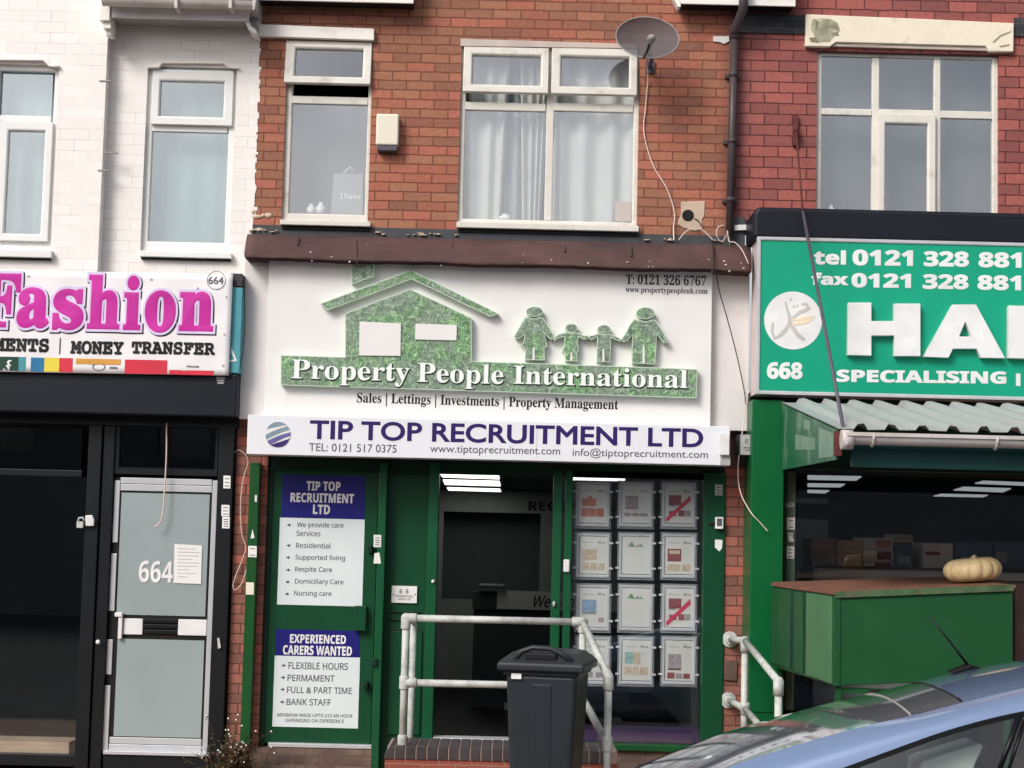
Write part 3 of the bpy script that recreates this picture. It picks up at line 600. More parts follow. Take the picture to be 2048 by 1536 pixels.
# ================================================================== red brick shop (668)
b3 = thing('terraced_shop', (3.4, 0, GZ), 'red brick terraced house with the halal shop sign numbered 668', 'building')
ww = (1633, 107, 1998, 440)
MB().wall(XM+.012, 7.5, U(1700, 470).z, TOPZ, 0.004, .14, [R(*ww, .004)]).build('wall', BR_RED, b3)
MB().pbox(1478, 29, 1611, 66, -.014, .10).build('string_course', DARKBRICK, b3); MB().pbox(2029, 43, 2700, 80, -.014, .1).build('string_course', DARKBRICK, b3)
m = MB(); m.pprism([(1612, 28), (1855, 38), (2028, 46), (2027, 103), (1978, 103), (1972, 92), (1672, 84), (1660, 93), (1611, 92)], -.05, .1); m.build('lintel', LINTEL_OLD, b3, bevel=.006)
MB().pprism([(1624, 40), (1640, 36), (1662, 38), (1676, 46), (1680, 62), (1668, 74), (1660, 84), (1636, 84), (1628, 70), (1622, 58)], -.0515, -.049).build('peeled_patch', plain('bare_concrete', (150, 150, 128), .9, var=.3, vs=14, dirt=(206, 200, 182), da=.4, ds=12, bmp=.5), b3)
for pts in ([(1626, 36), (1638, 44), (1634, 60), (1630, 58), (1632, 46)], [(1656, 52), (1672, 50), (1680, 58), (1668, 58)], [(1660, 66), (1676, 64), (1678, 72), (1664, 70)], [(1618, 76), (1630, 74), (1640, 86), (1622, 84)]): MB().pprism(pts, -.0525, -.0512).build('flaked_paint', plain('chipped_paint', (132, 126, 110), .9), b3)  # darker chips in the peeling lintel paint
for pts in ([(1985, 84), (2000, 70), (2022, 62), (2023, 64), (2002, 73), (1988, 86)], [(1700, 96-8), (1760, 88), (1762, 89), (1702, 90)], [(1998, 92), (2018, 88), (2020, 91), (2002, 95)]): MB().pprism(pts, -.052, -.0505).build('crack', plain('crack_dark', (150, 136, 112), .9), b3)
MB().pprism([(1672, 85), (1972, 93), (1975, 101), (1665, 92)], -.03, .1).build('lintel_soffit', CONC, b3)
window(b3, ww, (1643, 115, 1985, 440), .045, [(1744, 115, 1758, 440), (1868, 115, 1881, 440), (1643, 217, 1744, 230), (1758, 219, 1868, 229), (1881, 222, 1985, 237)],
       [((1757, 228, 1871, 445), (1771, 248, 1855, 436), 0, G_UP)], [((1643, 115, 1744, 217), G_UP), ((1758, 115, 1868, 220), G_UP), ((1881, 118, 1985, 223), G_UP), ((1643, 230, 1744, 440), G_UP), ((1881, 236, 1985, 440), G_UP)], UPVC_OLD)
curtain(b3, (1625, 100, 2010, 450), .30, GREY_BLIND, .004, 4, 'blind')
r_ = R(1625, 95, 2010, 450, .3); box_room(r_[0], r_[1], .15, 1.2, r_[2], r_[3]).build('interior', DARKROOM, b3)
# pilaster, post, shop room of 668
yp = -.45
MB().pbox(1501, 800, 1566, 1425, yp, .02).build('pilaster', GREEN_BRIGHT, b3, bevel=.006)
a, b_, c, d = R(1501, 1425, 1566, 1545, yp); MB().box(a, b_, yp+.01, .02, GZ, c+.5).build('pilaster_base', GREEN_BRIGHT, b3)
MB().pbox(1572, 942, 1590, 1420, -.30, -.1).build('shopfront_post', POST_GREY, b3, bevel=.005)
MB().pbox(1567, 942, 1571, 1420, -.32, -.1).build('shutter_guide', GREEN, b3)
xs0 = U(1568, 1200, -.1).x
box_room(xs0, 7.5, -.1, 9.9, GZ+.05, 2.46).build('interior', ROOM_B, b3)
MB().box(U(1592, 1200, -.2).x, 7.4, -.2, -.195, GZ+.6, U(1700, 940, -.2).z).build('shop_pane', G_SHOP, b3)
MB().box(xs0, 7.4, -.24, -.1, GZ, GZ+.62).build('stall_riser', GREEN_D, b3)
MB().box(U(1500, 800, -.1).x, 7.4, -.12, .02, U(1700, 940, -.1).z, U(1700, 790, -.1).z).build('shopfront_header', GREEN_D, b3)
# black shutter housing above the sign
m = MB(); a, b_, c, d = R(1508, 425, 2700, 490, -.5)
m.prism([(0, 0)]*0 or [(a, c+.004), (7.4, c+.004), (7.4, d), (a+.03, d), (a, d-.05)], -.46, -.01); m.build('shutter_housing', BLACK_FASCIA, b3, bevel=.03, seg=3)
MB().box(XM+.01, a-.004, -.02, .1, U(1490, 492).z, U(1490, 436).z).build('flashing', LEADGREY, b3)
# downpipe between the two brick houses
yq = -.075
m = MB(); pts = [U(1489, -60, -.27), U(1487, 8, -.27), U(1486, 20, -.25), U(1470, 58, -.10), U(1468.5, 68, yq)]
m.tube(pts, .038, 12)
p0 = U(1468.5, 66, yq); p1 = U(1459.5, 470, yq); m.tube([p0, Vector((p1.x, yq, p1.z))], .031, 14); m.tube([p0+Vector((0, 0, .06)), p0-Vector((0, 0, .05))], .037, 14)
dp = m.build('downpipe', DOWNPIPE, b2)
for py in (150, 283, 400):
    q = p0.lerp(p1, (py-66)/404); mm = MB(); mm.tube([(q.x, yq, q.z+.018), (q.x, yq, q.z-.018)], .036, 14); mm.box(q.x-.06, q.x+.06, -.03, -.001, q.z-.015, q.z+.015); mm.build('pipe_bracket', DOWNPIPE, dp)
# ================================================================== signs
# --- large property sign
yb_ = -.24
ps = thing('shop_sign', U(980, 850, yb_), 'white estate agent fascia sign with raised green grass patterned house and family', 'sign')
a, b_, c, d = R(484, 505, 1498, 858, -.16)
za_l, za_r = U(500, 838, -.16).z, U(1480, 860, -.16).z
m = MB(); m.prism([(a, za_l), (b_, za_l), (b_, d), (a, d)], -.16, -.02); m.build('backing_panel', PANEL_GREY, ps, bevel=.003)
a, b_, c, d = R(533, 505, 1423, 850, yb_); m = MB(); m.box(a, b_, yb_, -.162, za_l+.01, d); m.build('face_panel', SIGN_WHITE, ps, bevel=.004)
ye = yb_-.065
def raised(name, polys, holes=()):
    """front face printed with grass, sides pale: front skin 2 mm thick over a pale block"""
    m = MB()
    for p in polys:
        m.m = 1; m.pprism(p, ye, yb_)
        q = PX(p, ye-.0015); cx = sum(v[0] for v in q)/len(q); cz = sum(v[1] for v in q)/len(q)
        k = len(q); ins = []
        area = sum(q[i][0]*q[(i+1) % k][1]-q[(i+1) % k][0]*q[i][1] for i in range(k)); sg = 1 if area > 0 else -1
        for i in range(k):
            p0, p1, p2 = Vector(q[i-1]), Vector(q[i]), Vector(q[(i+1) % k])
            d1 = (p1-p0); d2 = (p2-p1)
            if d1.length < 1e-6 or d2.length < 1e-6: ins.append(tuple(p1)); continue
            d1.normalize(); d2.normalize(); n1 = Vector((-d1.y, d1.x))*sg; n2 = Vector((-d2.y, d2.x))*sg
            bs = (n1+n2); l = bs.length
            ins.append(tuple(p1 + (bs/l*min(.006/max(l/2, .35), .012) if l > .2 else n1*.004)))
        m.m = 0; m.prism(ins, ye-.0015, ye+.001)
    return m.build(name, [GRASS, EDGE_GREEN], ps)
raised('chimney_emblem', [[(703, 528), (748, 528), (748, 552), (703, 568)]])
raised('roof_emblem', [[(640, 607), (822, 540), (997, 627), (980, 633), (823, 558), (656, 620)]])
hs_ = raised('house_emblem', [[(690, 627), (820, 578), (943, 635), (943, 722), (1395, 738), (1393, 796), (561, 770), (561, 710), (690, 714)]])
for p in ([(719, 643), (802, 647), (801, 712), (718, 711)], [(831, 647), (914, 650), (913, 681), (830, 679)]):
    MB().pprism(p, ye-.012, ye-.001).build('emblem_window', SIGN_WHITE, hs_, bevel=.002)
cv = lambda L_: [(960+x/3.491, 500+y/3.491) for x, y in L_]
def oval(cx, cy, rx, ry, n=22): return [(cx+rx*math.cos(2*math.pi*k/n), cy+ry*math.sin(2*math.pi*k/n)) for k in range(n)]
fam = {'woman': (oval(380, 430, 60, 36), [(312, 470), (345, 466), (360, 478), (396, 478), (412, 466), (440, 475), (480, 535), (512, 590), (518, 612), (495, 624), (470, 605), (452, 582), (460, 640), (472, 672), (448, 682), (452, 768), (312, 768), (315, 690), (285, 668), (303, 640), (312, 590), (282, 612), (250, 620), (236, 600), (262, 560)]),
       'girl': (oval(638, 545, 45, 32), [(592, 575), (622, 578), (655, 578), (688, 577), (725, 598), (757, 595), (760, 612), (725, 626), (688, 606), (682, 650), (690, 700), (677, 715), (680, 777), (594, 774), (590, 716), (572, 706), (588, 660), (590, 606), (545, 614), (520, 632), (506, 616), (545, 590)]),
       'boy': (oval(865, 552, 48, 31), [(822, 582), (850, 588), (882, 588), (905, 585), (955, 605), (985, 618), (985, 637), (950, 630), (912, 612), (912, 690), (905, 782), (815, 780), (815, 690), (818, 608), (772, 627), (758, 612), (765, 597), (800, 592)]),
       'man': (oval(1155, 440, 66, 42), [(1075, 482), (1120, 487), (1135, 498), (1175, 498), (1190, 488), (1225, 488), (1270, 558), (1312, 622), (1308, 645), (1280, 648), (1235, 590), (1230, 680), (1222, 797), (1060, 790), (1060, 680), (1064, 592), (1032, 632), (1000, 642), (985, 622), (1010, 588), (1045, 520)])}
slits = {'woman': (375, 678, 768), 'girl': (638, 715, 775), 'boy': (862, 688, 780), 'man': (1143, 662, 793)}
for k, (h, b) in fam.items():
    o = raised('figure_emblem', [cv(h), cv(b)]); x, t, e = slits[k]
    MB().pprism(cv([(x-5, t), (x+5, t), (x+8, e), (x-10, e)]), ye-.004, ye-.001).build('leg_slit', SIGN_WHITE, o)
for s, bx in (('Property', (583, 719, 819, 768)), ('People', (835, 726, 1007, 775)), ('International', (1027, 731, 1375, 768))):
    sl = .026; m = MB()
    m.m = 1; text(m, s, 'serif', bx, ye-.002, .003, off=.022, slope=sl, dx=.003, dz=-.005); m.m = 0; text(m, s, 'serif', bx, ye-.004, .008, off=.002, slope=sl); m.build('lettering', [LET_WHITE, LET_DKGREEN], ps)
m = MB(); text(m, 'Sales | Lettings | Investments | Property Management', 'serif', (714, 785, 1236, 811), yb_, .002, off=.006, slope=.027)
m.build('lettering', LET_BLACK, ps); m = MB(); text(m, 'T: 0121 326 6767', 'serif', (1252, 548, 1412, 568), yb_, .002, off=.006, slope=.024); m.build('lettering', LET_BLACK, ps); m = MB(); text(m, 'www.propertypeopleuk.com', 'serif', (1251, 573, 1415, 588), yb_, .002, slope=.02, off=-.004)
m.build('lettering', LET_BLACK, ps)
# --- Tip Top sign
yt = -.42
ts = thing('shop_sign', U(980, 925, yt), 'long white recruitment agency sign with purple capitals over the green doorway', 'sign')
a, b_, c, d = R(494, 842, 1460, 920, yt)
zl, zr = U(494, 908, yt).z, U(1460, 931, yt).z; zl2, zr2 = U(494, 829, yt).z, U(1460, 853, yt).z
zc = (zl+zr)/2; m = MB(); m.prism([(a, zl), (b_, zr), (b_, zr2), (a, zl2)], yt, -.17); m.build('sign_box', SIGN_WHITE2, ts, bevel=.004)
m = MB(); m.m = 0
text(m, 'TIP TOP RECRUITMENT LTD', 'bfont', (621, 841, 1405, 877), yt, .003, off=.022, slope=.022); m.build('lettering', PURPLE, ts)
m = MB(); text(m, 'TEL: 0121 517 0375', 'bfont', (618, 886, 793, 902), yt, .002, slope=.020); m.build('lettering', LET_GREY, ts); m = MB(); text(m, 'www.tiptoprecruitment.com', 'bfont', (860, 890, 1120, 909), yt, .002, slope=.020); m.build('lettering', LET_GREY, ts); m = MB(); text(m, 'info@tiptoprecruitment.com', 'bfont', (1145, 896, 1416, 916), yt, .002, slope=.018)
m.build('lettering', LET_GREY, ts)
m = MB(); cx, cz = U(556, 869, yt).x, U(556, 869, yt).z; rr_ = U(582, 869, yt).x-cx
def clipdisc(y0f, y1f):      # slanted band of the globe, in units of its radius
    pts = []
    for k in range(13):
        x = -1+k/6
        pts.append((x, y0f(x)))
    top = []
    for k in range(13):
        x = 1-k/6; top.append((x, y1f(x)))
    out = []
    for x, y in pts+top:
        l = math.hypot(x, y); s_ = min(1, .98/max(l, 1e-6)); out.append((cx+x*s_*rr_, cz+y*s_*rr_))
    return out
m.disc((cx, cz), rr_, rr_, yt-.002, yt+.001, 28); m.build('globe_logo', PLATE_WHITE, ts)
for i, (f0, f1, mt) in enumerate(((lambda x: .62+.25*x, lambda x: .98, SILVER), (lambda x: .05+.45*x-.1*x*x, lambda x: .42+.4*x-.1*x*x, SILVER), (lambda x: -.50+.40*x+.05*math.sin(3*x), lambda x: -.12+.42*x-.1*x*x, PURPLE_L), (lambda x: -.98, lambda x: -.62+.35*x, PURPLE_D))):
    mm = MB(); q = clipdisc(f0, f1); mm.prism(q, yt-.0035-.0004*i, yt-.001); mm.build('globe_stripe', mt, ts)
MB().box(U(1073, 890, yt).x, U(1073.8, 890, yt).x, yt-.0008, yt+.001, zr+.02, zl2-.03).build('panel_seam', PAPER_G, ts)
m = MB(); m.pbox(1439, 867, 1459, 910, -.47, -.435); o = m.build('end_cap', PLATE_WHITE, ts, bevel=.004)
MB().pbox(1441, 913, 1461, 931, -.44, -.30).build('end_cap', PAPER_G, ts, bevel=.004)
MB().pprism([(1437, 852), (1456, 852), (1458, 862), (1438, 866)], -.30, -.1).build('broken_edge', SIGN_SIDE, ts)
# --- Fashion banner
yn = -.34
bn = thing('banner', U(200, 745, yn), 'white vinyl banner with huge pink letters above the black shopfront', 'banner')
m = MB(); m.smooth = True; nx, nz = 70, 16
ban = lambda u, v: (U(-330+(458+330)*u, 536+8*((-330+788*u)+0)/465+ (205)*v, yn))
def wr(x, z): return .0035*math.sin(x*9+z*5)+.002*math.sin(x*15-z*17)
tl, tr, bl, br = U(-330, 533, yn), U(466, 549, yn), U(-330, 738, yn), U(457, 751, yn)
for j in range(nz+1):
    for i in range(nx+1):
        u, v = i/nx, j/nz; p = tl.lerp(tr, u).lerp(bl.lerp(br, u), v); m.add([(p.x, yn+wr(p.x, p.z), p.z)])
for j in range(nz):
    for i in range(nx): q = j*(nx+1)+i; m.face([q, q+1, q+nx+2, q+nx+1])
o = m.build('vinyl_sheet', BANNER, bn); so_ = o.modifiers.new('thickness', 'SOLIDIFY'); so_.thickness = .003; so_.offset = 1
def drape(mb):               # lay flat lettering onto the wrinkled vinyl
    mb.v = [(x, y+wr(x, z)-.004, z) for x, y, z in mb.v]; return mb
letters = [('F', (-38, 546, 41, 654)), ('a', (34, 574, 100, 656)), ('s', (106, 577, 168, 660)), ('h', (176, 549, 241, 658)), ('i', (248, 551, 283, 660)), ('o', (290, 580, 352, 665)), ('n', (359, 582, 428, 662))]
for off, mt, dp_, dx, dz, nm in ((.062, LET_DKGREEN, .0015, .009, -.009, 'letter_shadow'), (.060, LAV, .0035, 0, 0, 'letter_outline'), (.026, MAGENTA, .0065, 0, 0, 'lettering')):
    m = MB()
    for s, bx in letters: text(m, s, 'serif', bx, yn, dp_, off=off, ref=.026, slope=.02, dx=dx, dz=dz)
    drape(m).build(nm, mt if nm != 'letter_shadow' else LET_BLACK, bn)
for s, bx in (('MENTS', (-14, 675, 98, 703)), ('MONEY', (141, 681, 247, 708)), ('TRANSFER', (263, 682, 430, 708))):
    m = MB(); text(m, s, 'mono', bx, yn, .0035, off=.04, ref=.04, slope=.018); drape(m).build('lettering', LET_BLACK, bn)
m = MB(); m.pbox(119, 676, 121, 708, yn-.002, yn); drape(m).build('divider', LET_BLACK, bn)
m = MB(); c0 = U(433, 561, yn); 
n = 26; r1, r0 = .073, .069
for k in range(n):
    a0, a1 = 2*math.pi*k/n, 2*math.pi*(k+1)/n
    m.prism([(c0.x+r1*math.cos(a0), c0.z+r1*math.sin(a0)), (c0.x+r1*math.cos(a1), c0.z+r1*math.sin(a1)), (c0.x+r0*math.cos(a1), c0.z+r0*math.sin(a1)), (c0.x+r0*math.cos(a0), c0.z+r0*math.sin(a0))], yn-.002, yn)
text(m, '664', 'bfont', (417, 553, 447, 568), yn, .002, off=.01, slope=.03); drape(m).build('number_badge', LET_GREY, bn)
for px, py in ((57, 552), (303, 559), (453, 594), (449, 669), (446, 731)):
    q = U(px, py, yn); m = MB(); m.disc((q.x, q.z), .009, .009, yn-.004, yn, 10); drape(m).build('eyelet', GALV, bn)
def flag(parts):
    for pts, mt, nm in parts:
        m = MB(); m.pprism(pts, yn-.0015, yn); drape(m).build(nm, mt, bn)
sq = lambda x0, y0, x1, y1, s=.02: [(x0, y0), (x1, y0+s*(x1-x0)), (x1-1, y1+s*(x1-x0)), (x0-1, y1)]
flag([(sq(-12, 713, 38, 741), FL_DG, 'flag'), (sq(38, 714, 52, 742), TEAL, 'flag'), (sq(62, 715, 89, 743), FL_B, 'flag'), (sq(89, 715, 119, 743), FL_Y, 'flag'), (sq(119, 716, 146, 744), FL_R, 'flag'),
      (sq(153, 717, 242, 728), FL_O, 'flag'), (sq(250, 719, 335, 747), FL_R, 'flag'), (sq(340, 740, 428, 749), FL_R, 'flag')])
m = MB(); q = U(198, 734, yn)
for k in range(20):
    a0, a1 = 2*math.pi*k/20, 2*math.pi*(k+1)/20
    m.prism([(q.x+.05*math.cos(a0), q.z+.03*math.sin(a0)), (q.x+.05*math.cos(a1), q.z+.03*math.sin(a1)), (q.x+.042*math.cos(a1), q.z+.024*math.sin(a1)), (q.x+.042*math.cos(a0), q.z+.024*math.sin(a0))], yn-.002, yn)
text(m, 'POLAND', 'bold', (374, 731, 398, 735), yn, .002); text(m, 'INDIA', 'bold', (219, 733, 236, 738), yn, .002)
drape(m).build('flag_print', LET_GREY, bn)
m = MB(); q = U(20, 726, yn); m.pprism([(14, 724), (18, 720), (25, 721), (20, 724), (19, 728), (24, 731), (17, 731)], yn-.003, yn); drape(m).build('flag_crescent', PLATE_WHITE, bn)
m = MB(); m.pprism([(280, 728), (286, 724), (292, 727), (298, 724), (304, 729), (298, 732), (294, 739), (288, 735)], yn-.003, yn); drape(m).build('flag_print', FL_D, bn)
m = MB(); text(m, 'KABUL\nexchange', 'bold', (430, 753, 453, 768), -.301, .0015) if False else None
# old teal sign behind the banner
m = MB(); m.pbox(461, 575, 482, 746, -.31, -.05); o = m.build('sign_panel', TEAL, bevel=.004); tag(o, 'narrow teal strip of an older sign showing at the banner end', 'sign')
m = MB(); m.pprism([(463, 695), (474, 722), (458, 724), (458, 720), (469, 719), (462, 704)], -.313, -.309); m.build('printed_mark', PLATE_WHITE, o)
m = MB(); m.pbox(462, 547, 484, 572, -.31, -.05); m.build('end_block', DARKBRICK, o)
m = MB()
for t_ in (752, 757, 762): m.pbox(432+(t_-752)*.3, t_+2, 450-(t_-752)*.3, t_+5.5, -.3015, -.299)
o = m.build('sticker', PAPER_G); tag(o, 'tiny white three line print on the black fascia under the pink banner', 'sticker')
# --- 668 sign
yh = -.50
hg = thing('shop_sign', U(1800, 795, yh), 'big green box sign with white capitals and 668 over the corrugated awning', 'sign')
a, _, c, d = R(1513, 474, 2700, 796, yh); ztop, zbot = U(1800, 480, yh).z, U(1800, 795, yh).z
XR_ = 7.4
m = MB(); m.box(a+.012, XR_-.01, yh+.012, -.13, zbot+.01, ztop-.01); m.build('sign_box', SIGN_SIDE, hg)
m = MB(); m.ring((a, XR_, zbot, ztop), (a+.03, XR_-.03, zbot+.028, ztop-.028), yh-.008, yh+.05, .006); m.build('sign_frame', SIGN_FRAME, hg, bevel=.003)
m = MB(); m.box(a+.03, XR_-.03, yh+.004, yh+.011, zbot+.028, ztop-.028); m.build('sign_face', HALAL_GREEN, hg)
yf = yh+.004
m = MB()
for s, bx in (('tel', (1628, 500, 1692, 529)), ('0121', (1705, 499, 1826, 531)), ('328', (1847, 502, 1938, 533)), ('881', (1957, 504, 2043, 535)), ('fax', (1623, 545, 1697, 570)), ('0121', (1703, 546, 1822, 575)), ('328', (1845, 548, 1937, 578)), ('881', (1955, 550, 2042, 580)),
              ('668', (1534, 724, 1605, 758)), ('SPECIALISING', (1673, 739, 2013, 764))):
    m = MB(); text(m, s, 'bold', bx, yf, .003, off=.03, ref=.03, slope=.012)
    if s[0] == 'S': m.pbox(2032, 747, 2041, 772, yf-.003, yf)
    m.build('lettering', PLATE_WHITE, hg)
yr = yf-.06
for p in ([(1697, 605), (1743, 605), (1743, 642), (1789, 642), (1789, 607), (1841, 607), (1841, 712), (1789, 712), (1789, 671), (1743, 671), (1743, 711), (1696, 710)],
          [(2018, 611), (2066, 612), (2066, 690), (2130, 692), (2130, 720), (2017, 716)]):
    MB().pprism(p, yr, yf).build('raised_letter', PLATE_WHITE, hg, bevel=.003)
pA = [(1906, 609), (1952, 609), (2010, 716), (1962, 715), (1954, 697), (1906, 697), (1897, 715), (1848, 713)]
m = MB(); o_ = PX(pA, yr); 
tri = PX([(1918, 673), (1943, 673), (1931, 642)], yr)
A0 = PX([(1906, 609), (1952, 609), (2010, 716), (1962, 715), (1954, 697), (1943, 673), (1931, 642), (1931, 609)], yr); A1 = PX([(1906, 609), (1931, 609), (1931, 642), (1918, 673), (1943, 673), (1954, 697), (1906, 697), (1897, 715), (1848, 713)], yr)
m.prism(A0, yr, yf); m.prism(A1, yr, yf); m.build('raised_letter', PLATE_WHITE, hg)
m = MB(); q = U(1586, 641, yf); m.disc((q.x, q.z), .220, .222, yf-.003, yf+.001, 40); cd_ = m.build('round_emblem', PLATE_WHITE, hg)
def stroke(mb, pts, w, y, d):
    q = [Vector((*p, 0)) for p in PX(pts, y)]; k = len(q); A = []; B = []
    for i in range(k):
        t = (q[min(i+1, k-1)]-q[max(i-1, 0)]).normalized(); n_ = Vector((-t.y, t.x, 0)); ww_ = w*(.35+.65*math.sin(math.pi*(i+.6)/(k+.2)))
        A.append(q[i]+n_*ww_/2); B.append(q[i]-n_*ww_/2)
    for i in range(k-1): mb.prism([(A[i].x, A[i].y), (A[i+1].x, A[i+1].y), (B[i+1].x, B[i+1].y), (B[i].x, B[i].y)], y-d, y)
m = MB(); cc = lambda L_: [(1440+x/3.072, 400+y/3.072) for x, y in L_]
stroke(m, cc([(402, 625), (412, 670), (428, 720), (425, 760), (400, 800), (370, 830), (335, 850), (320, 810), (325, 750)]), .030, yf-.003, .002)
stroke(m, cc([(430, 740), (450, 790), (480, 830), (520, 860)]), .034, yf-.003, .0022)
stroke(m, cc([(500, 640), (530, 640), (545, 665), (520, 680), (490, 690), (460, 715), (440, 735)]), .030, yf-.003, .0018)
for x, y in ((432, 605), (450, 650), (470, 645)): stroke(m, cc([(x, y), (x+8, y+10)]), .02, yf-.003, .002)
m.build('calligraphy', GOLDG, cd_)
m = MB(); stroke(m, cc([(440, 735), (480, 735), (530, 722), (575, 718), (540, 745), (500, 755), (465, 760), (440, 770)]), .028, yf-.003, .0025); m.build('calligraphy', GOLD, cd_)
# ================================================================== things on the facade
# alarm box
al = thing('alarm_box', U(775, 300, -.02), 'cream burglar alarm box with a dark base beside the small window', 'alarm box')
m = MB(); a, b_, c, d = R(752, 227, 797, 290, -.10); m.prism([(a, c), (b_, c+.0), (b_, d), (a, d)], -.10, -.002); m.build('cover', CREAM, al, bevel=.014, seg=3)
m = MB(); a2, b2_, c2, d2 = R(754, 290, 794, 301, -.09); m.box(a2, b2_, -.09, -.002, c2, c-.001); m.build('base', LET_GREY, al, bevel=.005)
# satellite dish
dc = U(1295, 75, -.42); sd = thing('satellite_dish', U(1300, 110, -.05), 'grey perforated satellite dish hanging over the double window corner', 'satellite dish')
m = MB(); m.smooth = True; nr, na = 8, 40; RX, RZ = 64/262, 46/262
def dpt(r, t): 
    u, v = r*math.cos(t), r*math.sin(t); return (dc.x+RX*u+.01*v, dc.y+.085*(1-r*r)+.05*v, dc.z+RZ*v-.015*u)
for i in range(nr+1):
    for k in range(na): m.add([dpt(max(i/nr, .001), 2*math.pi*k/na)])
for i in range(nr):
    for k in range(na): j = (k+1) % na; m.face([i*na+k, i*na+j, (i+1)*na+j, (i+1)*na+k])
m.build('reflector', DISH, sd)
m = MB(); m.tube([dpt(1, 2*math.pi*k/48) for k in range(49)], .0045, 6, False); m.build('rim', CABLE_G, sd)
lp = U(1303, 77, -.78); ap = Vector(dpt(.98, -1.66))
m = MB(); m.tube([ap+Vector((0, .02, 0)), ap.lerp(lp, .5)+Vector((0, 0, -.02)), lp], .011, 8); m.build('feed_arm', CABLE_K, sd)
m = MB(); m.ball(lp+Vector((0, 0, .0)), .034, .05, .03); m.tube([lp+Vector((0, -.02, 0)), lp+Vector((0, .07, -.01))], .022, 12); m.build('receiver', CABLE_G, sd)
m = MB(); m.tube([(dc.x+.05, -.002, dc.z-.12), (dc.x+.05, -.2, dc.z-.12), (dc.x+.02, -.33, dc.z-.02)], .018, 8); m.box(dc.x+.02, dc.x+.09, -.02, -.001, dc.z-.17, dc.z-.07); m.build('wall_bracket', LET_GREY, sd)
def cable(name, pts, r, mat, label, cat='cable', sub=5):
    P_ = [U(px, py, y) for px, py, y in pts]; out = []
    for i in range(len(P_)-1):
        p0, p1, p2, p3 = P_[max(i-1, 0)], P_[i], P_[i+1], P_[min(i+2, len(P_)-1)]
        for k in range(sub):
            t = k/sub; out.append(.5*((2*p1)+(p2-p0)*t+(2*p0-5*p1+4*p2-p3)*t*t+(3*p1-p0-3*p2+p3)*t**3))
    out.append(P_[-1]); m = MB(); m.tube(out, r, 7); o = m.build(name, mat); tag(o, label, cat); return o
cable('cable', [(1300, 84, -.70), (1292, 112, -.35), (1296, 150, -.05), (1291, 215, -.02), (1288, 266, -.02), (1306, 330, -.02), (1334, 378, -.02), (1349, 425, -.02), (1347, 455, -.03), (1348, 481, -.06)], .0052, CABLE_W, 'pale pink cable running down the brickwork from the satellite dish')
cable('cable', [(1357, 480, -.08), (1372, 463, -.05), (1388, 457, -.04), (1405, 460, -.04), (1418, 472, -.05), (1426, 480, -.06)], .0042, CABLE_W, 'short white cable arched over the felt roof under the vent hole')
cable('cable', [(1448, 450, -.12), (1436, 455, -.12), (1433, 470, -.12), (1443, 484, -.10), (1452, 472, -.10), (1455, 462, -.14), (1458, 482, -.14), (1470, 485, -.2), (1484, 500, -.3), (1497, 527, -.4)], .0038, CABLE_W, 'white cable coiled at the foot of the brown downpipe')
cable('cable', [(1425, 480, -.06), (1428, 520, -.395), (1437, 575, -.36), (1452, 628, -.30), (1466, 680, -.26), (1478, 730, -.22), (1489, 785, -.2), (1492, 812, -.2)], .0042, CABLE_K, 'thin black cable slanting down the right end of the white sign')
cable('cable', [(1497, 780, -.22), (1489, 830, -.22), (1483, 878, -.32), (1476, 935, -.30), (1481, 985, -.30), (1502, 1025, -.46), (1520, 1045, -.47), (1536, 1063, -.48)], .004, CABLE_W, 'loose pinkish wire dangling across the bright green pilaster')
cable('cable', [(333, 846, -.11), (333, 900, -.12), (331, 950, -.12), (328, 1000, -.12), (324, 1035, -.12), (316, 1050, -.12), (309, 1053, -.12)], .0062, CABLE_W, 'white cable hanging in front of the frosted door')
cable('cable', [(468, 925, -.05), (466, 912, -.05), (478, 900, -.05), (496, 920, -.06), (486, 960, -.06), (481, 1010, -.06), (483, 1065, -.06), (491, 1092, -.06), (486, 1115, -.06), (467, 1165, -.06), (470, 1180, -.06), (484, 1166, -.07), (494, 1135, -.08)], .0035, CABLE_W, 'thin wire looped down the narrow brick pier beside the black door')
cable('cable', [(487, 560, -.25), (490, 640, -.26), (486, 700, -.26), (478, 742, -.31)], .003, CABLE_K, 'thin dark wire at the left end of the white sign')
# vent hole with mortar patch
vh = thing('wall_vent', U(1385, 460, 0), 'round vent hole in a beige mortar patch on the brick wall', 'vent')
MB().pprism([(1362, 403), (1410, 402), (1409, 430), (1404, 440), (1405, 458), (1390, 462), (1366, 455), (1355, 448), (1362, 428)], -.008, .02).build('mortar_patch', BISCUIT, vh, bevel=.004)
m = MB(); q = U(1376, 431, -.0085); m.disc((q.x, q.z), .047, .047, -.0105, -.008, 24); m.build('hole', BLACK_GAP, vh)
MB().tube([U(1389, 437, -.012), U(1397, 441, -.02), U(1403, 452, -.02)], .004, 6).build('wire', CABLE_K, vh)
o = MB().pprism([(1468, 450), (1497, 449), (1494, 460), (1468, 461)], -.05, -.008).build('loose_tile', PLATE_WHITE, bevel=.003); tag(o, 'small white scrap lying beside the downpipe foot', 'scrap')
o = MB().pprism([(1426, 72), (1458, 72), (1459, 82), (1448, 88), (1440, 84), (1427, 83)], -.014, .01).build('mortar_lump', PANEL_GREY, bevel=.003); tag(o, 'whitish mortar lump on the bricks beside the downpipe', 'mortar')
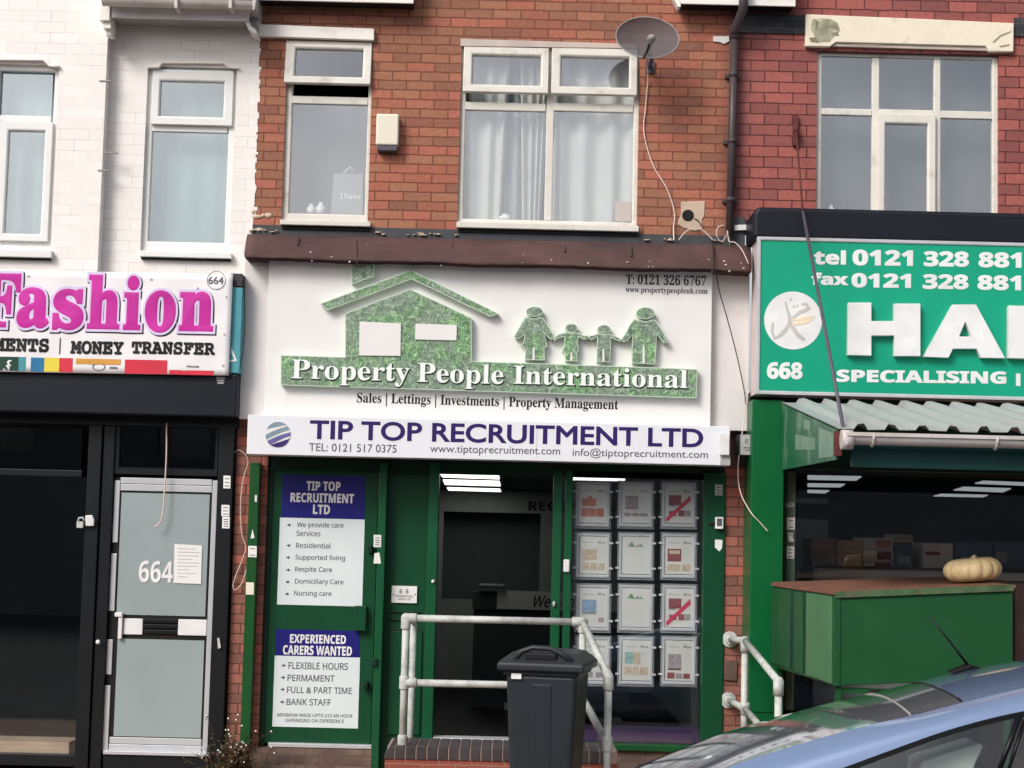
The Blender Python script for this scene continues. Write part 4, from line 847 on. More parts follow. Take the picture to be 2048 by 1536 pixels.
# little utility sign box on the right pier
ub = thing('junction_box', U(1508, 915, -.3), 'grey box with a faded white notice on the right brick pier', 'box')
MB().pbox(1479, 868, 1536, 912, -.34, -.04).build('casing', LEADGREY, ub, bevel=.01)
a, b_, c, d = R(1481, 870, 1534, 910, -.345); m = MB(); m.box(a, b_, -.346, -.341, c, d); nt_ = m.build('notice', PAPER_G, ub, bevel=.002)
m = MB(); text(m, 'Revlon', 'serif', (1488, 876, 1530, 889), -.346, .001) if False else None
m = MB(); m.pbox(1488, 895, 1526, 897, -.3475, -.346); m.pbox(1490, 900, 1522, 901.5, -.3475, -.346)
stroke(m, [(1490, 888), (1492, 878), (1497, 879), (1492, 884), (1498, 888)], .007, -.346, .0015); stroke(m, [(1501, 887), (1504, 883), (1507, 887), (1511, 882), (1515, 887), (1520, 881), (1526, 886)], .005, -.346, .0015)
m.build('faded_writing', LET_GREY, nt_)
# tie rod and its iron plate
tr_ = thing('tie_rod', U(1592, 290, 0), 'rusty iron tie rod from a wall plate down to the awning corner', 'rod')
m = MB(); m.pbox(1586, 230, 1597, 292, -.03, .0); m.tube([U(1592, 255, -.02), U(1592, 262, -.09)], .02, 8); m.build('wall_plate', IRON, tr_, bevel=.004)
m = MB(); m.tube([U(1592, 258, -.07), U(1598, 330, -.25), U(1606, 428, -.52)], .0085, 8); m.build('rod', IRON, tr_)
m = MB(); m.tube([U(1606, 424, -.52), U(1689, 868, -2.72)], .0125, 8); m.build('rod', LET_GREY, tr_)
# ================================================================== posters on the green door
yp_ = .03
def poster(hdr, body, label, lines, blines, bullets):
    t = thing('poster', U((body[0]+body[2])/2, body[3], yp_), label, 'poster', 'recruitment posters on the green door')
    a, b_, c, d = R(*body, yp_); a2, b2_, c2, d2 = R(*hdr, yp_)
    m = MB(); m.box(a, b_, yp_-.003, yp_-.0005, c, d); m.build('sheet', POSTER, t)
    m = MB(); m.box(a2, b2_, yp_-.0035, yp_-.0005, d+.001, d2); m.build('header', NAVY, t)
    for s_, bx in lines:
        m = MB(); text(m, s_, 'bold', bx, yp_-.0035, .0015, off=.016, ref=.016, slope=.022); m.build('lettering', PLATE_WHITE, t)
    for s_, bx in blines:
        m = MB(); text(m, s_, 'sans', bx, yp_-.003, .0012, off=.014, ref=.014, slope=.018); m.build('lettering', LET_GREY, t)
    m = MB()
    for px, py in bullets:
        m.pprism([(px+4.5, py), (px+.5, py-3.4), (px-1, py-1.2), (px-4.5, py-1), (px-3, py), (px-4.5, py+1), (px-1, py+1.2), (px+.5, py+3.4)], yp_-.0042, yp_-.003)
    m.build('bullet_marks', LET_GREY, t)
poster((564, 951, 730, 1036), (557, 1037, 727, 1211), 'upper poster with a navy heading about care services on the green door',
       [('TIP TOP', (613, 962, 681, 981)), ('RECRUITMENT', (581, 985, 708, 1004)), ('LTD', (626, 1009, 660, 1028))],
       [('We provide care', (594, 1044, 687, 1057)), ('Services', (593, 1061, 641, 1072)), ('Residential', (592, 1085, 661, 1096)), ('Supported living', (591, 1109, 690, 1122)), ('Respite Care', (590, 1133, 664, 1146)), ('Domiciliary Care', (590, 1157, 687, 1170)), ('Nursing care', (588, 1181, 663, 1194))],
       [(578, 1050), (577, 1091), (576, 1115), (576, 1140), (575, 1164), (574, 1188)])
poster((551, 1260, 719, 1312), (547, 1313, 718, 1455), 'lower poster headed EXPERIENCED CARERS WANTED on the green door',
       [('EXPERIENCED', (580, 1268, 692, 1286)), ('CARERS WANTED', (566, 1290, 704, 1309))],
       [('FLEXIBLE HOURS', (577, 1324, 696, 1338)), ('PERMAMENT', (575, 1349, 669, 1362)), ('FULL & PART TIME', (574, 1373, 704, 1386)), ('BANK STAFF', (573, 1397, 662, 1410)), ('MINIMUM WAGE UPTO £10 AN HOUR', (555, 1426, 705, 1433)), ('DEPENDING ON EXPERIENCE', (571, 1437, 688, 1444))],
       [(567, 1331), (566, 1355), (565, 1379), (564, 1404)])
pq = thing('plaque', U(808, 1206, .045), 'small white plaque screwed to the green side panel', 'plaque')
MB().pbox(783, 1172, 834, 1206, .042, .058).build('plate', PLATE_WHITE, pq, bevel=.002)
m = MB(); text(m, '6  6', 'bold', (799, 1178, 817, 1187), .042, .001); text(m, 'INTERNATIONAL', 'sans', (791, 1190, 827, 1194), .042, .001, off=.02); text(m, 'GROUP LTD', 'sans', (796, 1196, 822, 1200), .042, .001, off=.02)
for px in (787, 830): q = U(px, 1189, .042); m.disc((q.x, q.z), .006, .006, .040, .043, 8)
m.build('lettering', LET_GREY, pq)
# small stickers; each one a thing
def sticker(px, py, w, h, y, label, mat=PAPER, pts=None, lines=2):
    t = MB()
    if pts: t.pprism(pts, y-.003, y)
    else: t.pprism([(px-w/2, py-h/2), (px+w/2, py-h/2+.5), (px+w/2-.5, py+h/2), (px-w/2-.5, py+h/2-.5)], y-.003, y)
    o = t.build('sticker', mat); tag(o, label, 'sticker', 'advert stickers on the shopfronts')
    m = MB()
    for k in range(lines): m.pbox(px-w*.3, py-h*.28+k*h*.56/max(lines-1, 1), px+w*.3, py-h*.28+k*h*.56/max(lines-1, 1)+1.6, y-.0038, y-.0028)
    if lines: m.build('print', LET_GREY, o)
    return o
yj = -.09
sticker(454, 964, 14, 26, yj, 'topmost white sticker on the black jamb right of the frosted door', lines=3)
sticker(451, 1021, 16, 23, yj, 'white sticker on the black jamb, upper of the touching pair', lines=3)
sticker(452, 1045, 15, 24, yj, 'white sticker on the black jamb, lower of the touching pair', lines=4)
yg = -.13
sticker(505, 1068, 8, 18, yg, 'torn pointed scrap of paper on the narrow green gate post', pts=[(505, 1058), (509, 1076), (501, 1077)], lines=0)
sticker(505, 1103, 17, 23, yg, 'white square sticker on the narrow green gate post', lines=2)
sticker(500, 1177, 16, 25, yg, 'plain cream sticker, the lowest on the narrow green gate post', CREAM, lines=0)
sticker(512, 997, 4, 14, yg, 'tiny white paint chip high on the narrow green gate post', lines=0)
yk = -.06
sticker(755, 1082, 15, 25, yk, 'printed white sticker on the green post right of the poster door', lines=4)
sticker(754, 1116, 14, 22, yk, 'blank torn sticker on the green post right of the poster door', pts=[(749, 1106), (759, 1105), (762, 1127), (747, 1127)], lines=0)
yl = -.05
sticker(1438, 980, 15, 22, yl, 'grey printed sticker at the top of the green post right of the shop window', PAPER_G, lines=3)
o = MB().pbox(1431, 1034, 1447, 1058, -.10, -.05).build('key_safe', PLATE_WHITE, bevel=.006); tag(o, 'white keypad unit on the green post right of the shop window', 'keypad')
m = MB(); m.pbox(1434, 1037, 1444, 1052, -.102, -.099); m.build('keypad', LET_GREY, o)
m = MB(); m.tube([U(1418, 1047, -.06), U(1431, 1046, -.07)], .01, 8); m.build('cable_stub', CABLE_K, o)
sticker(1437, 1090, 14, 24, yl, 'white shield shaped sticker on the green post right of the shop window', pts=[(1430, 1079), (1445, 1080), (1444, 1096), (1439, 1103), (1430, 1095)], lines=0)
yz = -.30
sticker(1580, 1010, 17, 9, yz, 'grey strip sticker, highest on the grey green post of the halal shop', PAPER_G, lines=1)
sticker(1582, 1047, 16, 25, yz, 'large white sticker on the grey green post of the halal shop', lines=2)
sticker(1581, 1074, 12, 18, yz, 'ragged white sticker on the grey green post of the halal shop', pts=[(1575, 1065), (1586, 1066), (1585, 1073), (1588, 1083), (1577, 1083)], lines=1)
sticker(1581, 1105, 15, 25, yz, 'white sticker lowest on the grey green post of the halal shop', lines=3)
# paper notice and padlock, keys on the black front
o = MB().pprism([(349, 1088), (404, 1091), (402, 1168), (347, 1166)], -.062, -.0565).build('notice', PAPER); tag(o, 'white paper notice taped to the frosted door beside the number', 'notice')
m = MB()
for k in range(9):
    w_ = (36, 44, 42, 30, 44, 40, 24, 38, 20)[k]; m.pbox(355, 1097+k*7, 355+w_, 1098.4+k*7, -.0627, -.0615)
m.build('print', PAPER_G, o)
o = MB().pprism([(170, 1031), (184, 1030), (188, 1040), (187, 1052), (171, 1052)], -.145, -.11).build('lock_cover', PLATE_WHITE, bevel=.006); tag(o, 'white lock cover on the black shopfront post', 'lock')
pl = thing('padlock', U(160, 1056, -.13), 'small brass padlock on the black shopfront post', 'padlock')
MB().pbox(153, 1043, 166, 1056, -.145, -.115).build('lock_body', GALV, pl, bevel=.004)
m = MB(); m.tube([U(156, 1044, -.13), U(158, 1036, -.13), U(165, 1035, -.13), U(169, 1042, -.13)], .008, 8); m.build('shackle', GALV, pl)
o = MB().ball(U(196, 1284, -.14), .018, .018, .018).build('door_knob', PLATE_WHITE); tag(o, 'small round white knob on the black door post', 'knob')
o = MB().pprism([(434, 1276), (439, 1276), (442, 1296), (436, 1298)], -.11, -.09).build('key_hook', GALV, bevel=.003); tag(o, 'small bare metal hook on the black jamb', 'hook')
pr = MB(); pr.pbox(123, 1098, 154, 1150, -.026, -.0235) if False else None
# ================================================================== property cards in the shop window (three columns, four rows)
yw = .10
cols = [(1154, 1217), (1240, 1303), (1326, 1389)]; rows = [(966, 1051), (1069, 1153), (1172, 1259), (1276, 1366)]
def blk(m, rect, fx0, fy0, fx1, fy1, y):
    a, b_, c, d = rect; m.box(a+(b_-a)*fx0, a+(b_-a)*fx1, y-.0015, y+.0005, d-(d-c)*fy1, d-(d-c)*fy0)
spec = {(0, 0): ('terracotta', 'property card with a terracotta roofed house, top of the first window column'), (0, 1): ('grey', 'property card with a grey framed house photo between two coloured cards in the top row'), (0, 2): ('sold', 'upper of the two property cards crossed by a pink strip'),
        (1, 0): ('sand', 'property card with a sandy house, above the card with the blue photo'), (1, 1): ('text', 'upper of the two text only property cards with a green heading'), (1, 2): ('redframe', 'property card with a red framed house photo between the two pink crossed cards'),
        (2, 0): ('blue', 'property card with one blue photo and no row of pictures'), (2, 1): ('text', 'lower of the two text only property cards with a green heading'), (2, 2): ('sold2', 'lower of the two property cards crossed by a pink strip'),
        (3, 0): ('plain', 'property card partly hidden behind the bin and handrail, under the blue photo card'), (3, 1): ('teal', 'property card with a teal cornered photo, bottom of the middle window column'), (3, 2): ('dark', 'property card with a dark house photo, bottom of the column nearest the brick pier')}
for (r, c), (kind, label) in spec.items():
    px0, px1 = cols[c]; py0, py1 = rows[r]; sl = (px0-1154)*.018
    rect = R(px0, py0+sl*.3, px1, py1+sl*.3, yw); a, b_, cc_, d = rect
    t = thing('property_card', ((a+b_)/2, yw, cc_), label, 'property card', 'property cards hung in the shop window')
    m = MB(); m.box(a-.02, b_+.02, yw, yw+.004, cc_-.025, d+.02); m.build('acrylic_holder', ACRYL, t)
    m = MB(); m.ring((a-.006, b_+.006, cc_-.006, d+.006), (a+.014, b_-.014, cc_+.016, d-.014), yw-.010, yw-.002, .005); m.build('holder_rim', CLIP, t, bevel=.003)
    off = (.006 if kind == 'sand' else -.004 if r == 2 and c == 1 else .002)
    pr_ = (a+.016+off, b_-.014+off*.3, cc_+.022, d-.016); m = MB(); m.box(pr_[0], pr_[1], yw-.004, yw-.0015, pr_[2], pr_[3]); s_ = m.build('paper_sheet', PAPER, t)
    y_ = yw-.004
    def put(mat, *rs):
        m = MB()
        for q in rs: blk(m, pr_, *q, y_)
        m.build('picture', mat, s_)
    if kind != 'text':
        m = MB(); blk(m, pr_, .12, .155, .5, .17, y_); blk(m, pr_, .64, .165, .95, .18, y_); blk(m, pr_, .66, .12, .78, .165, y_); blk(m, pr_, .82, .14, .92, .165, y_); m.build('print', PAPER_G, s_)
        m = MB()
        for k in range(4): blk(m, pr_, .64, .28+k*.07, .9, .29+k*.07, y_)
        m.build('print', PANEL_GREY, s_)
    if kind == 'terracotta': put(ORANGE, (.1, .36, .62, .56), (.32, .30, .46, .36)); put(ORANGE, (.08, .62, .3, .84), (.32, .62, .6, .84), (.62, .62, .9, .84))
    elif kind == 'grey': put(PHOTO_G, (.1, .28, .58, .6)); put(PHOTO_R, (.1, .6, .58, .63)); put(PHOTO_G, (.08, .74, .3, .82), (.33, .74, .6, .82), (.63, .74, .92, .82))
    elif kind in ('sold', 'sold2'):
        put(PHOTO_R, (.12, .26, .58, .52)); put(PHOTO_G, (.12, .5, .4, .56)); put(PHOTO_R, (.14, .68, .4, .82), (.48, .66, .7, .82)); put(PHOTO_G, (.72, .66, .92, .82))
        w, h = pr_[1]-pr_[0], pr_[3]-pr_[2]; P2 = lambda u, v: (pr_[0]+w*u, pr_[3]-h*v)
        m = MB(); m.prism([P2(.02, .88), P2(.9, .26), P2(.92, .40), P2(.06, .98)], y_-.003, y_-.0018); m.build('sold_strip', RED_STRIP, s_)
    elif kind == 'sand': put(PHOTO_S, (.1, .34, .62, .62)); put(PHOTO_S, (.1, .7, .36, .9), (.4, .7, .62, .9), (.68, .72, .92, .9))
    elif kind == 'redframe': put(PHOTO_R, (.08, .32, .58, .66)); put(PAPER, ) if False else None; put(PHOTO_S, (.06, .74, .56, .92), (.62, .74, .92, .92)); m = MB(); m.box(pr_[0]+(pr_[1]-pr_[0])*.13, pr_[0]+(pr_[1]-pr_[0])*.53, y_-.0025, y_-.0016, pr_[3]-(pr_[3]-pr_[2])*.46, pr_[3]-(pr_[3]-pr_[2])*.36); m.build('picture', PHOTO_S, s_)
    elif kind == 'blue': put(PHOTO_B, (.1, .3, .62, .62)); put(PHOTO_G, (.1, .62, .62, .68)); put(PHOTO_G, (.7, .76, .9, .88))
    elif kind == 'teal': put(PHOTO_T, (.08, .3, .4, .58)); put(PHOTO_S, (.4, .3, .66, .6)); put(PHOTO_S, (.08, .66, .34, .86), (.38, .66, .6, .86), (.64, .66, .94, .86))
    elif kind == 'dark': put(PHOTO_G, (.1, .34, .58, .72)); put(PHOTO_R, (.1, .7, .58, .74)); put(PHOTO_R, (.08, .8, .34, .95), (.66, .82, .9, .95)); put(PHOTO_G, (.38, .82, .62, .95))
    elif kind == 'plain': put(PHOTO_G, (.1, .34, .58, .66)); put(PHOTO_G, (.1, .8, .5, .93), (.6, .8, .92, .93))
    else:
        put(GRASS, (.24, .2, .42, .25), (.28, .15, .38, .2), (.55, .2, .6, .25), (.65, .19, .71, .25), (.2, .25, .78, .268)); m = MB()
        for k in range(3 if r == 1 else 5): blk(m, pr_, .25, .33+k*.09, .25+(.45, .4, .5, .3, .44)[k], .34+k*.09, y_)
        m.build('print', PANEL_GREY, s_)
    m = MB()
    for fx, X in ((0, a-.035), (1, b_+.035)):
        for fz in (.2, .8):
            zz = cc_+(d-cc_)*fz; x0 = X; x1 = a-.004 if fx == 0 else b_+.004; m.box(min(x0, x1), max(x0, x1), yw-.012, yw+.002, zz-.008, zz+.008)
    cl = m.build('cable_clip', PLATE_WHITE, t, bevel=.003); cl['kind'] = 'part'
# ================================================================== ceiling lights
def clight(pts, z, label, mat, grp):
    P_ = [UZ(x, y, z) for x, y in pts]; c = sum(P_, Vector())/len(P_)
    t = thing('ceiling_light', c, label, 'ceiling light', grp)
    m = MB(); n = m.add([(p.x, p.y, z-.006) for p in P_]+[(p.x, p.y, z+.012) for p in P_]); k = len(P_)
    m.face([n+i for i in range(k)]); m.face([n+k+i for i in reversed(range(k))])
    for i in range(k): j = (i+1) % k; m.face([n+i, n+k+i, n+k+j, n+j])
    m.build('diffuser', mat, t)
    xs = [p.x for p in P_]; ys = [p.y for p in P_]; m = MB(); o_ = [(p.x+(.03 if p.x > c.x else -.03), p.y+(.05 if p.y > c.y else -.05)) for p in P_]
    n = m.add([(x, y, z+.004) for x, y in o_]+[(x, y, z+.019) for x, y in o_]); m.face([n+i for i in range(k)]); m.face([n+k+i for i in reversed(range(k))])
    for i in range(k): j = (i+1) % k; m.face([n+i, n+k+i, n+k+j, n+j])
    m.build('light_frame', LET_BLACK, t)
gA = 'ceiling lights of the reception'; gB = 'ceiling lights of the halal shop'
clight([(879, 946), (998, 951), (999, 957.5), (885, 953.5)], 2.295, 'nearest of the three lit strips over the open doorway', LIGHT_A, gA)
clight([(886, 959.5), (999, 962.5), (1001, 971.5), (890, 968.5)], 2.295, 'middle of the three lit strips over the open doorway', LIGHT_A, gA)
clight([(894, 975), (1000, 978), (1002, 983), (897, 980)], 2.295, 'farthest of the three lit strips over the open doorway', LIGHT_A, gA)
clight([(1142, 955.5), (1250, 957.5), (1250, 961), (1142, 959)], 2.295, 'lit strip seen over the first column of property cards', LIGHT_A, gA)
ZC = 2.44
clight([(1676, 929), (1755, 933), (1770, 939), (1655, 936)], ZC, 'lit strip cut by the awning fascia in the halal shop', LIGHT_B, gB)
clight([(1615, 951), (1723, 953), (1712, 960.5), (1615, 958.5)], ZC, 'highest of the three strips by the grey green post', LIGHT_B, gB)
clight([(1615, 967), (1690, 968), (1680, 974), (1615, 973)], ZC, 'middle of the three strips by the grey green post', LIGHT_B, gB)
clight([(1615, 980), (1659, 981), (1650, 986), (1615, 985)], ZC, 'lowest of the three strips by the grey green post', LIGHT_B, gB)
clight([(1967, 962), (2070, 966), (2060, 971), (1950, 966.5)], ZC, 'longest strip light at the far end of the halal shop', LIGHT_B, gB)
clight([(1927, 974), (2022, 977), (2006, 984), (1907, 980)], ZC, 'slanted strip light, middle of the group at the far end of the halal shop', LIGHT_B, gB)
clight([(1882, 988), (1976, 990), (1966, 994), (1867, 992)], ZC, 'slanted strip light, lowest of the group at the far end of the halal shop', LIGHT_B, gB)
clight([(2028, 942), (2090, 944), (2080, 949), (2022, 947)], ZC, 'short strip light cut by the edge of the picture in the halal shop', LIGHT_B, gB)
# reception desk
yd_ = 4.2
de = thing('reception_desk', U(1100, 1300, yd_), 'dark reception desk with a pale panel lettered Welcome inside the doorway', 'desk')
m = MB(); m.pbox(945, 1187, 1260, 1222, yd_, yd_+.5); m.pbox(945, 1222, 1260, 1420, yd_+.04, yd_+.5); m.build('desk_front', DARKER, de)
m = MB(); a, b_, c, d = R(994, 1184, 1260, 1221, yd_-.01); m.box(a, b_, yd_-.014, yd_-.002, c, d); pp = m.build('front_panel', PAPER_G, de)
m = MB(); text(m, 'Welcome', 'sans', (1063, 1190, 1168, 1214), yd_-.014, .004, off=.012, slope=.01); m.v = [(x+.25*(z-U(1063, 1214, yd_).z), y, z) for x, y, z in m.v]; m.build('lettering', LET_BLACK, pp)
m = MB(); m.pbox(1008, 1406, 1040, 1436, yd_+.02, yd_+.04); m.pbox(1008, 1438, 1040, 1460, yd_+.02, yd_+.04); m.build('drawer_front', PAPER_G, de)
m = MB(); a, b_, c, d = R(958, 1168, 1010, 1174, yd_+.2); m.box(a, b_, yd_-.1, yd_+.35, c, d); o = m.build('printer', LET_GREY, bevel=.01); tag(o, 'flat grey machine lying on the reception desk', 'printer')
# ================================================================== corrugated awning of 668
ya, yb2 = -.50, -2.75
XA = 2.045; zA = U(1564, 806, ya).z; zB = U(1700, 858, yb2).z
aw = thing('awning', (4, -1.6, zB), 'pale corrugated sheet awning with a gutter over the fruit stall', 'awning')
m = MB(); per = .193; prof = []
x = XA; 
while x < 7.2:
    for dx_, h in ((0, 0), (.105, 0), (.128, .034), (.168, .034)): prof.append((x+dx_, h))
    x += per
def zs_(y): return zA+(zB-zA)*(y-ya)/(yb2-ya)
rr = random.Random(9); jit = [rr.uniform(-.004, .004) for _ in prof]
L_ = []
for y in (ya, -1.3, -2.0, yb2):
    for up in (0, 1): L_.append(m.add([(px_, y, zs_(y)+h+up*.006+jit[i]) for i, (px_, h) in enumerate(prof)]))
n = len(prof)
for r in range(3):
    for i in range(n-1):
        a0, b0, a1, b1_ = L_[2*r], L_[2*r+1], L_[2*r+2], L_[2*r+3]
        m.face([b0+i, b0+i+1, b1_+i+1, b1_+i]); m.face([a0+i, a1+i, a1+i+1, a0+i+1])
for i in range(n-1): m.face([L_[6]+i, L_[7]+i, L_[7]+i+1, L_[6]+i+1]); m.face([L_[0]+i, L_[0]+i+1, L_[1]+i+1, L_[1]+i])
m.build('corrugated_sheet', CORRUG, aw)
zg = U(1850, 880, -2.83).z; xg = U(1692, 880, -2.83).x
m = MB(); m.smooth = True; n = 12
for X in (xg, 7.2): m.add([(X, -2.83-.055*math.cos(math.pi*k/n), zg+.022-.062*math.sin(math.pi*k/n)) for k in range(n+1)])
for k in range(n): m.face([k, k+1, n+1+k+1, n+1+k])
m.smooth = False; m.box(xg, 7.2, -2.895, -2.882, zg+.012, zg+.035); m.box(xg-.012, xg, -2.89, -2.775, zg-.045, zg+.035)
gu = m.build('gutter', GUTTER, aw)
for px in (1744, 1990): 
    q = U(px, 880, -2.83); m = MB(); m.tube([(q.x, -2.83-.062*math.cos(math.pi*k/8), zg+.024-.07*math.sin(math.pi*k/8)) for k in range(9)], .010, 6); m.build('gutter_clip', GUTTER, gu)
m = MB(); m.tube([(xg-.03, -2.83, zg-.01), (xg+.04, -2.83, zg-.01)], .062, 14); m.build('gutter_stop_end', GUTTER, gu)
a, b_, c, d = R(1703, 890, 2048, 938, -2.72); m = MB(); m.box(a, 7.2, -2.72, -2.68, c, d); m.build('front_fascia', TEALGREEN, aw, bevel=.004)
zc1 = U(1690, 919, -2.72).z; zc0 = U(1556, 940, -.5).z
def xprism(mb, yz, x0, x1):
    k = len(yz); n = mb.add([(x0, y, z) for y, z in yz]+[(x1, y, z) for y, z in yz]); mb.face([n+i for i in range(k)]); mb.face([n+k+i for i in reversed(range(k))])
    for i in range(k): j = (i+1) % k; mb.face([n+i, n+k+i, n+k+j, n+j])
    return mb
m = MB(); xprism(m, [(-.48, zs_(-.48)-.01), (-2.70, zs_(-2.7)-.01), (-2.70, zc1), (-.48, zc0)], XA+.002, XA+.02); ck = m.build('side_sheet', GREEN_CHEEK, aw)
for y0, y1, h0, h1, mt in ((-1.15, -1.95, .30, .62, POST_GREY), (-1.5, -1.75, .70, .95, POST_GREY), (-2.1, -2.64, .1, .9, POST_GREY)):
    m = MB(); zz = lambda y, f: (zc0+(zc1-zc0)*(y+.48)/(-2.22))*(1-f)+zs_(y)*f
    xprism(m, [(y0, zz(y0, h0)), (y1, zz(y1, h0)), (y1, zz(y1, h1)-.02), (y0, zz(y0, h1)-.02)], XA-.002, XA+.0015); m.build('pale_patch', plain('pale_green', (108, 140, 120), .4, var=.2, vs=8), ck)  # lighter green patches laid on the side sheet
m = MB(); a, b_, c, d = R(1677, 862, 1694, 912, -2.76); m.box(XA-.015, XA+.03, -2.76, -2.70, c, d); m.build('corner_trim', IRON, aw, bevel=.004)
m = MB(); m.tube([U(1594, 850, -1.0), U(1595, 905, -1.0), U(1598, 929, -1.0)], .009, 7); o = m.build('hanging_tape', PAPER_G); tag(o, 'strip of pale tape hanging on the green side of the awning', 'tape')
# ================================================================== green stall box, pumpkin, side cabinet
yS = -2.53; pA_ = U(1670, 1190, yS); pB_ = U(1670, 1372, yS); pC_ = U(2026, 1176, yS)
XS0, ZT, ZB, XS1, ZT1 = pA_.x, pA_.z, pB_.z, pC_.x, pC_.z; tl_ = (ZT1-ZT)/(XS1-XS0); XB0 = 1.975; YB = -.62
st = thing('market_stall', ((XS0+XS1)/2, -1.6, GZ), 'green steel stall box with a rusty brown top in front of the halal shop', 'stall')
def zt(x): return ZT+tl_*(x-XS0)
m = MB(); n = m.add([(XS0, yS, ZB), (XS1, yS, ZB+tl_*(XS1-XS0)), (XS1, yS, ZT1), (XS0, yS, ZT), (XB0, YB, ZB-.02), (XS1, YB, ZB+tl_*(XS1-XS0)-.02), (XS1, YB, ZT1), (XB0, YB, ZT)])
for q in ((0, 1, 2, 3), (5, 4, 7, 6), (4, 0, 3, 7), (1, 5, 6, 2), (4, 5, 1, 0), (3, 2, 6, 7)): m.face([n+i for i in q])
sb = m.build('steel_box', GREEN_STALL, st, bevel=.006)
m = MB(); o_ = .014; n = m.add([(XS0-o_, yS-o_, ZT+.002), (XS1+o_, yS-o_, ZT1+.002), (XS1+o_, YB, ZT1+.002), (XB0-o_, YB, ZT+.002)]+[(XS0-o_, yS-o_, ZT+.02), (XS1+o_, yS-o_, ZT1+.02), (XS1+o_, YB, ZT1+.03), (XB0-o_, YB, ZT+.03)])
m.face([n, n+1, n+2, n+3]); m.face([n+4, n+5, n+6, n+7])
for i in range(4): j = (i+1) % 4; m.face([n+i, n+j, n+4+j, n+4+i])
m.build('rusty_top', RUST, st)
m = MB(); m.box(XS0-.008, XS0+.035, yS-.008, yS+.01, ZB, ZT-.002); m.build('corner_angle', GREEN_STALL, st, bevel=.003)
m = MB(); n = m.add([(XS0-.002, yS-.018, ZT-.018), (XS1, yS-.018, ZT1-.018), (XS1, yS-.018, ZT1+.022), (XS0-.002, yS-.018, ZT+.022), (XS0-.002, yS-.0145, ZT-.018), (XS1, yS-.0145, ZT1-.018), (XS1, yS-.0145, ZT1+.022), (XS0-.002, yS-.0145, ZT+.022)])
for q in ((0, 1, 2, 3), (5, 4, 7, 6), (4, 0, 3, 7), (1, 5, 6, 2), (4, 5, 1, 0), (3, 2, 6, 7)): m.face([n+i for i in q])
m.build('top_lip', plain('worn_green_edge', (72, 96, 66), .6, var=.3, vs=12, dirt=(110, 92, 74), da=.35, ds=14), st)
def side(t0, t1, mat, nm, k_=1):     # strip of the left side between fractions t0..t1 (0 back, 1 front)
    m = MB(); f = lambda t, k: (XB0+(XS0-XB0)*t-.012*k, YB+(yS-YB)*t)
    p0, p1, q0, q1 = f(t0, k_), f(t1, k_), f(t0, -.2), f(t1, -.2)
    n = m.add([(*p0, ZB+.01), (*p1, ZB+.01), (*p1, ZT-.012), (*p0, ZT-.012), (*q0, ZB+.01), (*q1, ZB+.01), (*q1, ZT-.012), (*q0, ZT-.012)])
    for q in ((0, 1, 2, 3), (5, 4, 7, 6), (4, 0, 3, 7), (1, 5, 6, 2), (4, 5, 1, 0), (3, 2, 6, 7)): m.face([n+i for i in q])
    return m.build(nm, mat, st, bevel=.003)
side(.0, .33, GREEN_STALL, 'side_panel'); side(.40, .54, GREEN_STALL, 'side_panel'); side(.60, .965, GREEN_STALL2, 'side_panel'); side(.335, .395, GREEN_D, 'panel_gap', .25); side(.545, .595, GREEN_D, 'panel_gap', .25)
for X, Y in ((XS0+.03, yS+.04), (XS1-.03, yS+.04), (XB0+.05, YB-.04), (XS1-.03, YB-.04)): MB().box(X-.018, X+.018, Y-.018, Y+.018, GZ, ZB+(tl_*(X-XS0) if X > 3 else 0)-.005).build('leg', GREEN_STALL, st)
m = MB(); m.box(XS0+.01, XS1-.02, yS+.03, yS+.05, ZB-.045, ZB-.012); m.build('bottom_rail', GREEN_STALL, st)
yP = -1.95; q = U(1945, 1150, yP); rz_ = .085; zp = zt(q.x)+.024
m = MB(); m.smooth = True; nu, nv = 84, 22
for i in range(nv+1):
    th = math.pi*i/nv
    for k in range(nu):
        ph = 2*math.pi*k/nu; rb = 1-.11*(1-abs(math.sin(ph*7+.4)))**2*math.sin(th); rad = .192*math.sin(th)**.62*rb
        zz = rz_*math.cos(th)*(.92+.08*rb) - .022*math.exp(-(math.sin(th)/.25)**2)*(1 if th < 1.5 else -1)
        m.add([(q.x+rad*math.cos(ph), yP+rad*math.sin(ph)*.9, zp+rz_+zz+.012*math.cos(ph))])
for i in range(nv):
    for k in range(nu): j = (k+1) % nu; m.face([i*nu+k, (i+1)*nu+k, (i+1)*nu+j, i*nu+j])
pk = thing('pumpkin', (q.x, yP, zp), 'large pale ribbed pumpkin lying on the green stall', 'pumpkin')
m.build('flesh', PUMPKIN, pk)
m = MB(); m.tube([(q.x, yP, zp+rz_*1.72), (q.x+.005, yP, zp+rz_*1.92), (q.x+.02, yP-.01, zp+rz_*2.05)], [.022, .016, .018], 8); m.build('stalk', BISCUIT, pk)
a, b_, c, d = R(2030, 1168, 2160, 1500, -1.6); o = MB().box(a, b_, -1.6, -.7, GZ, d).build('cabinet', BROWNP, bevel=.01); tag(o, 'brownish grey cabinet at the far end of the green stall', 'cabinet')
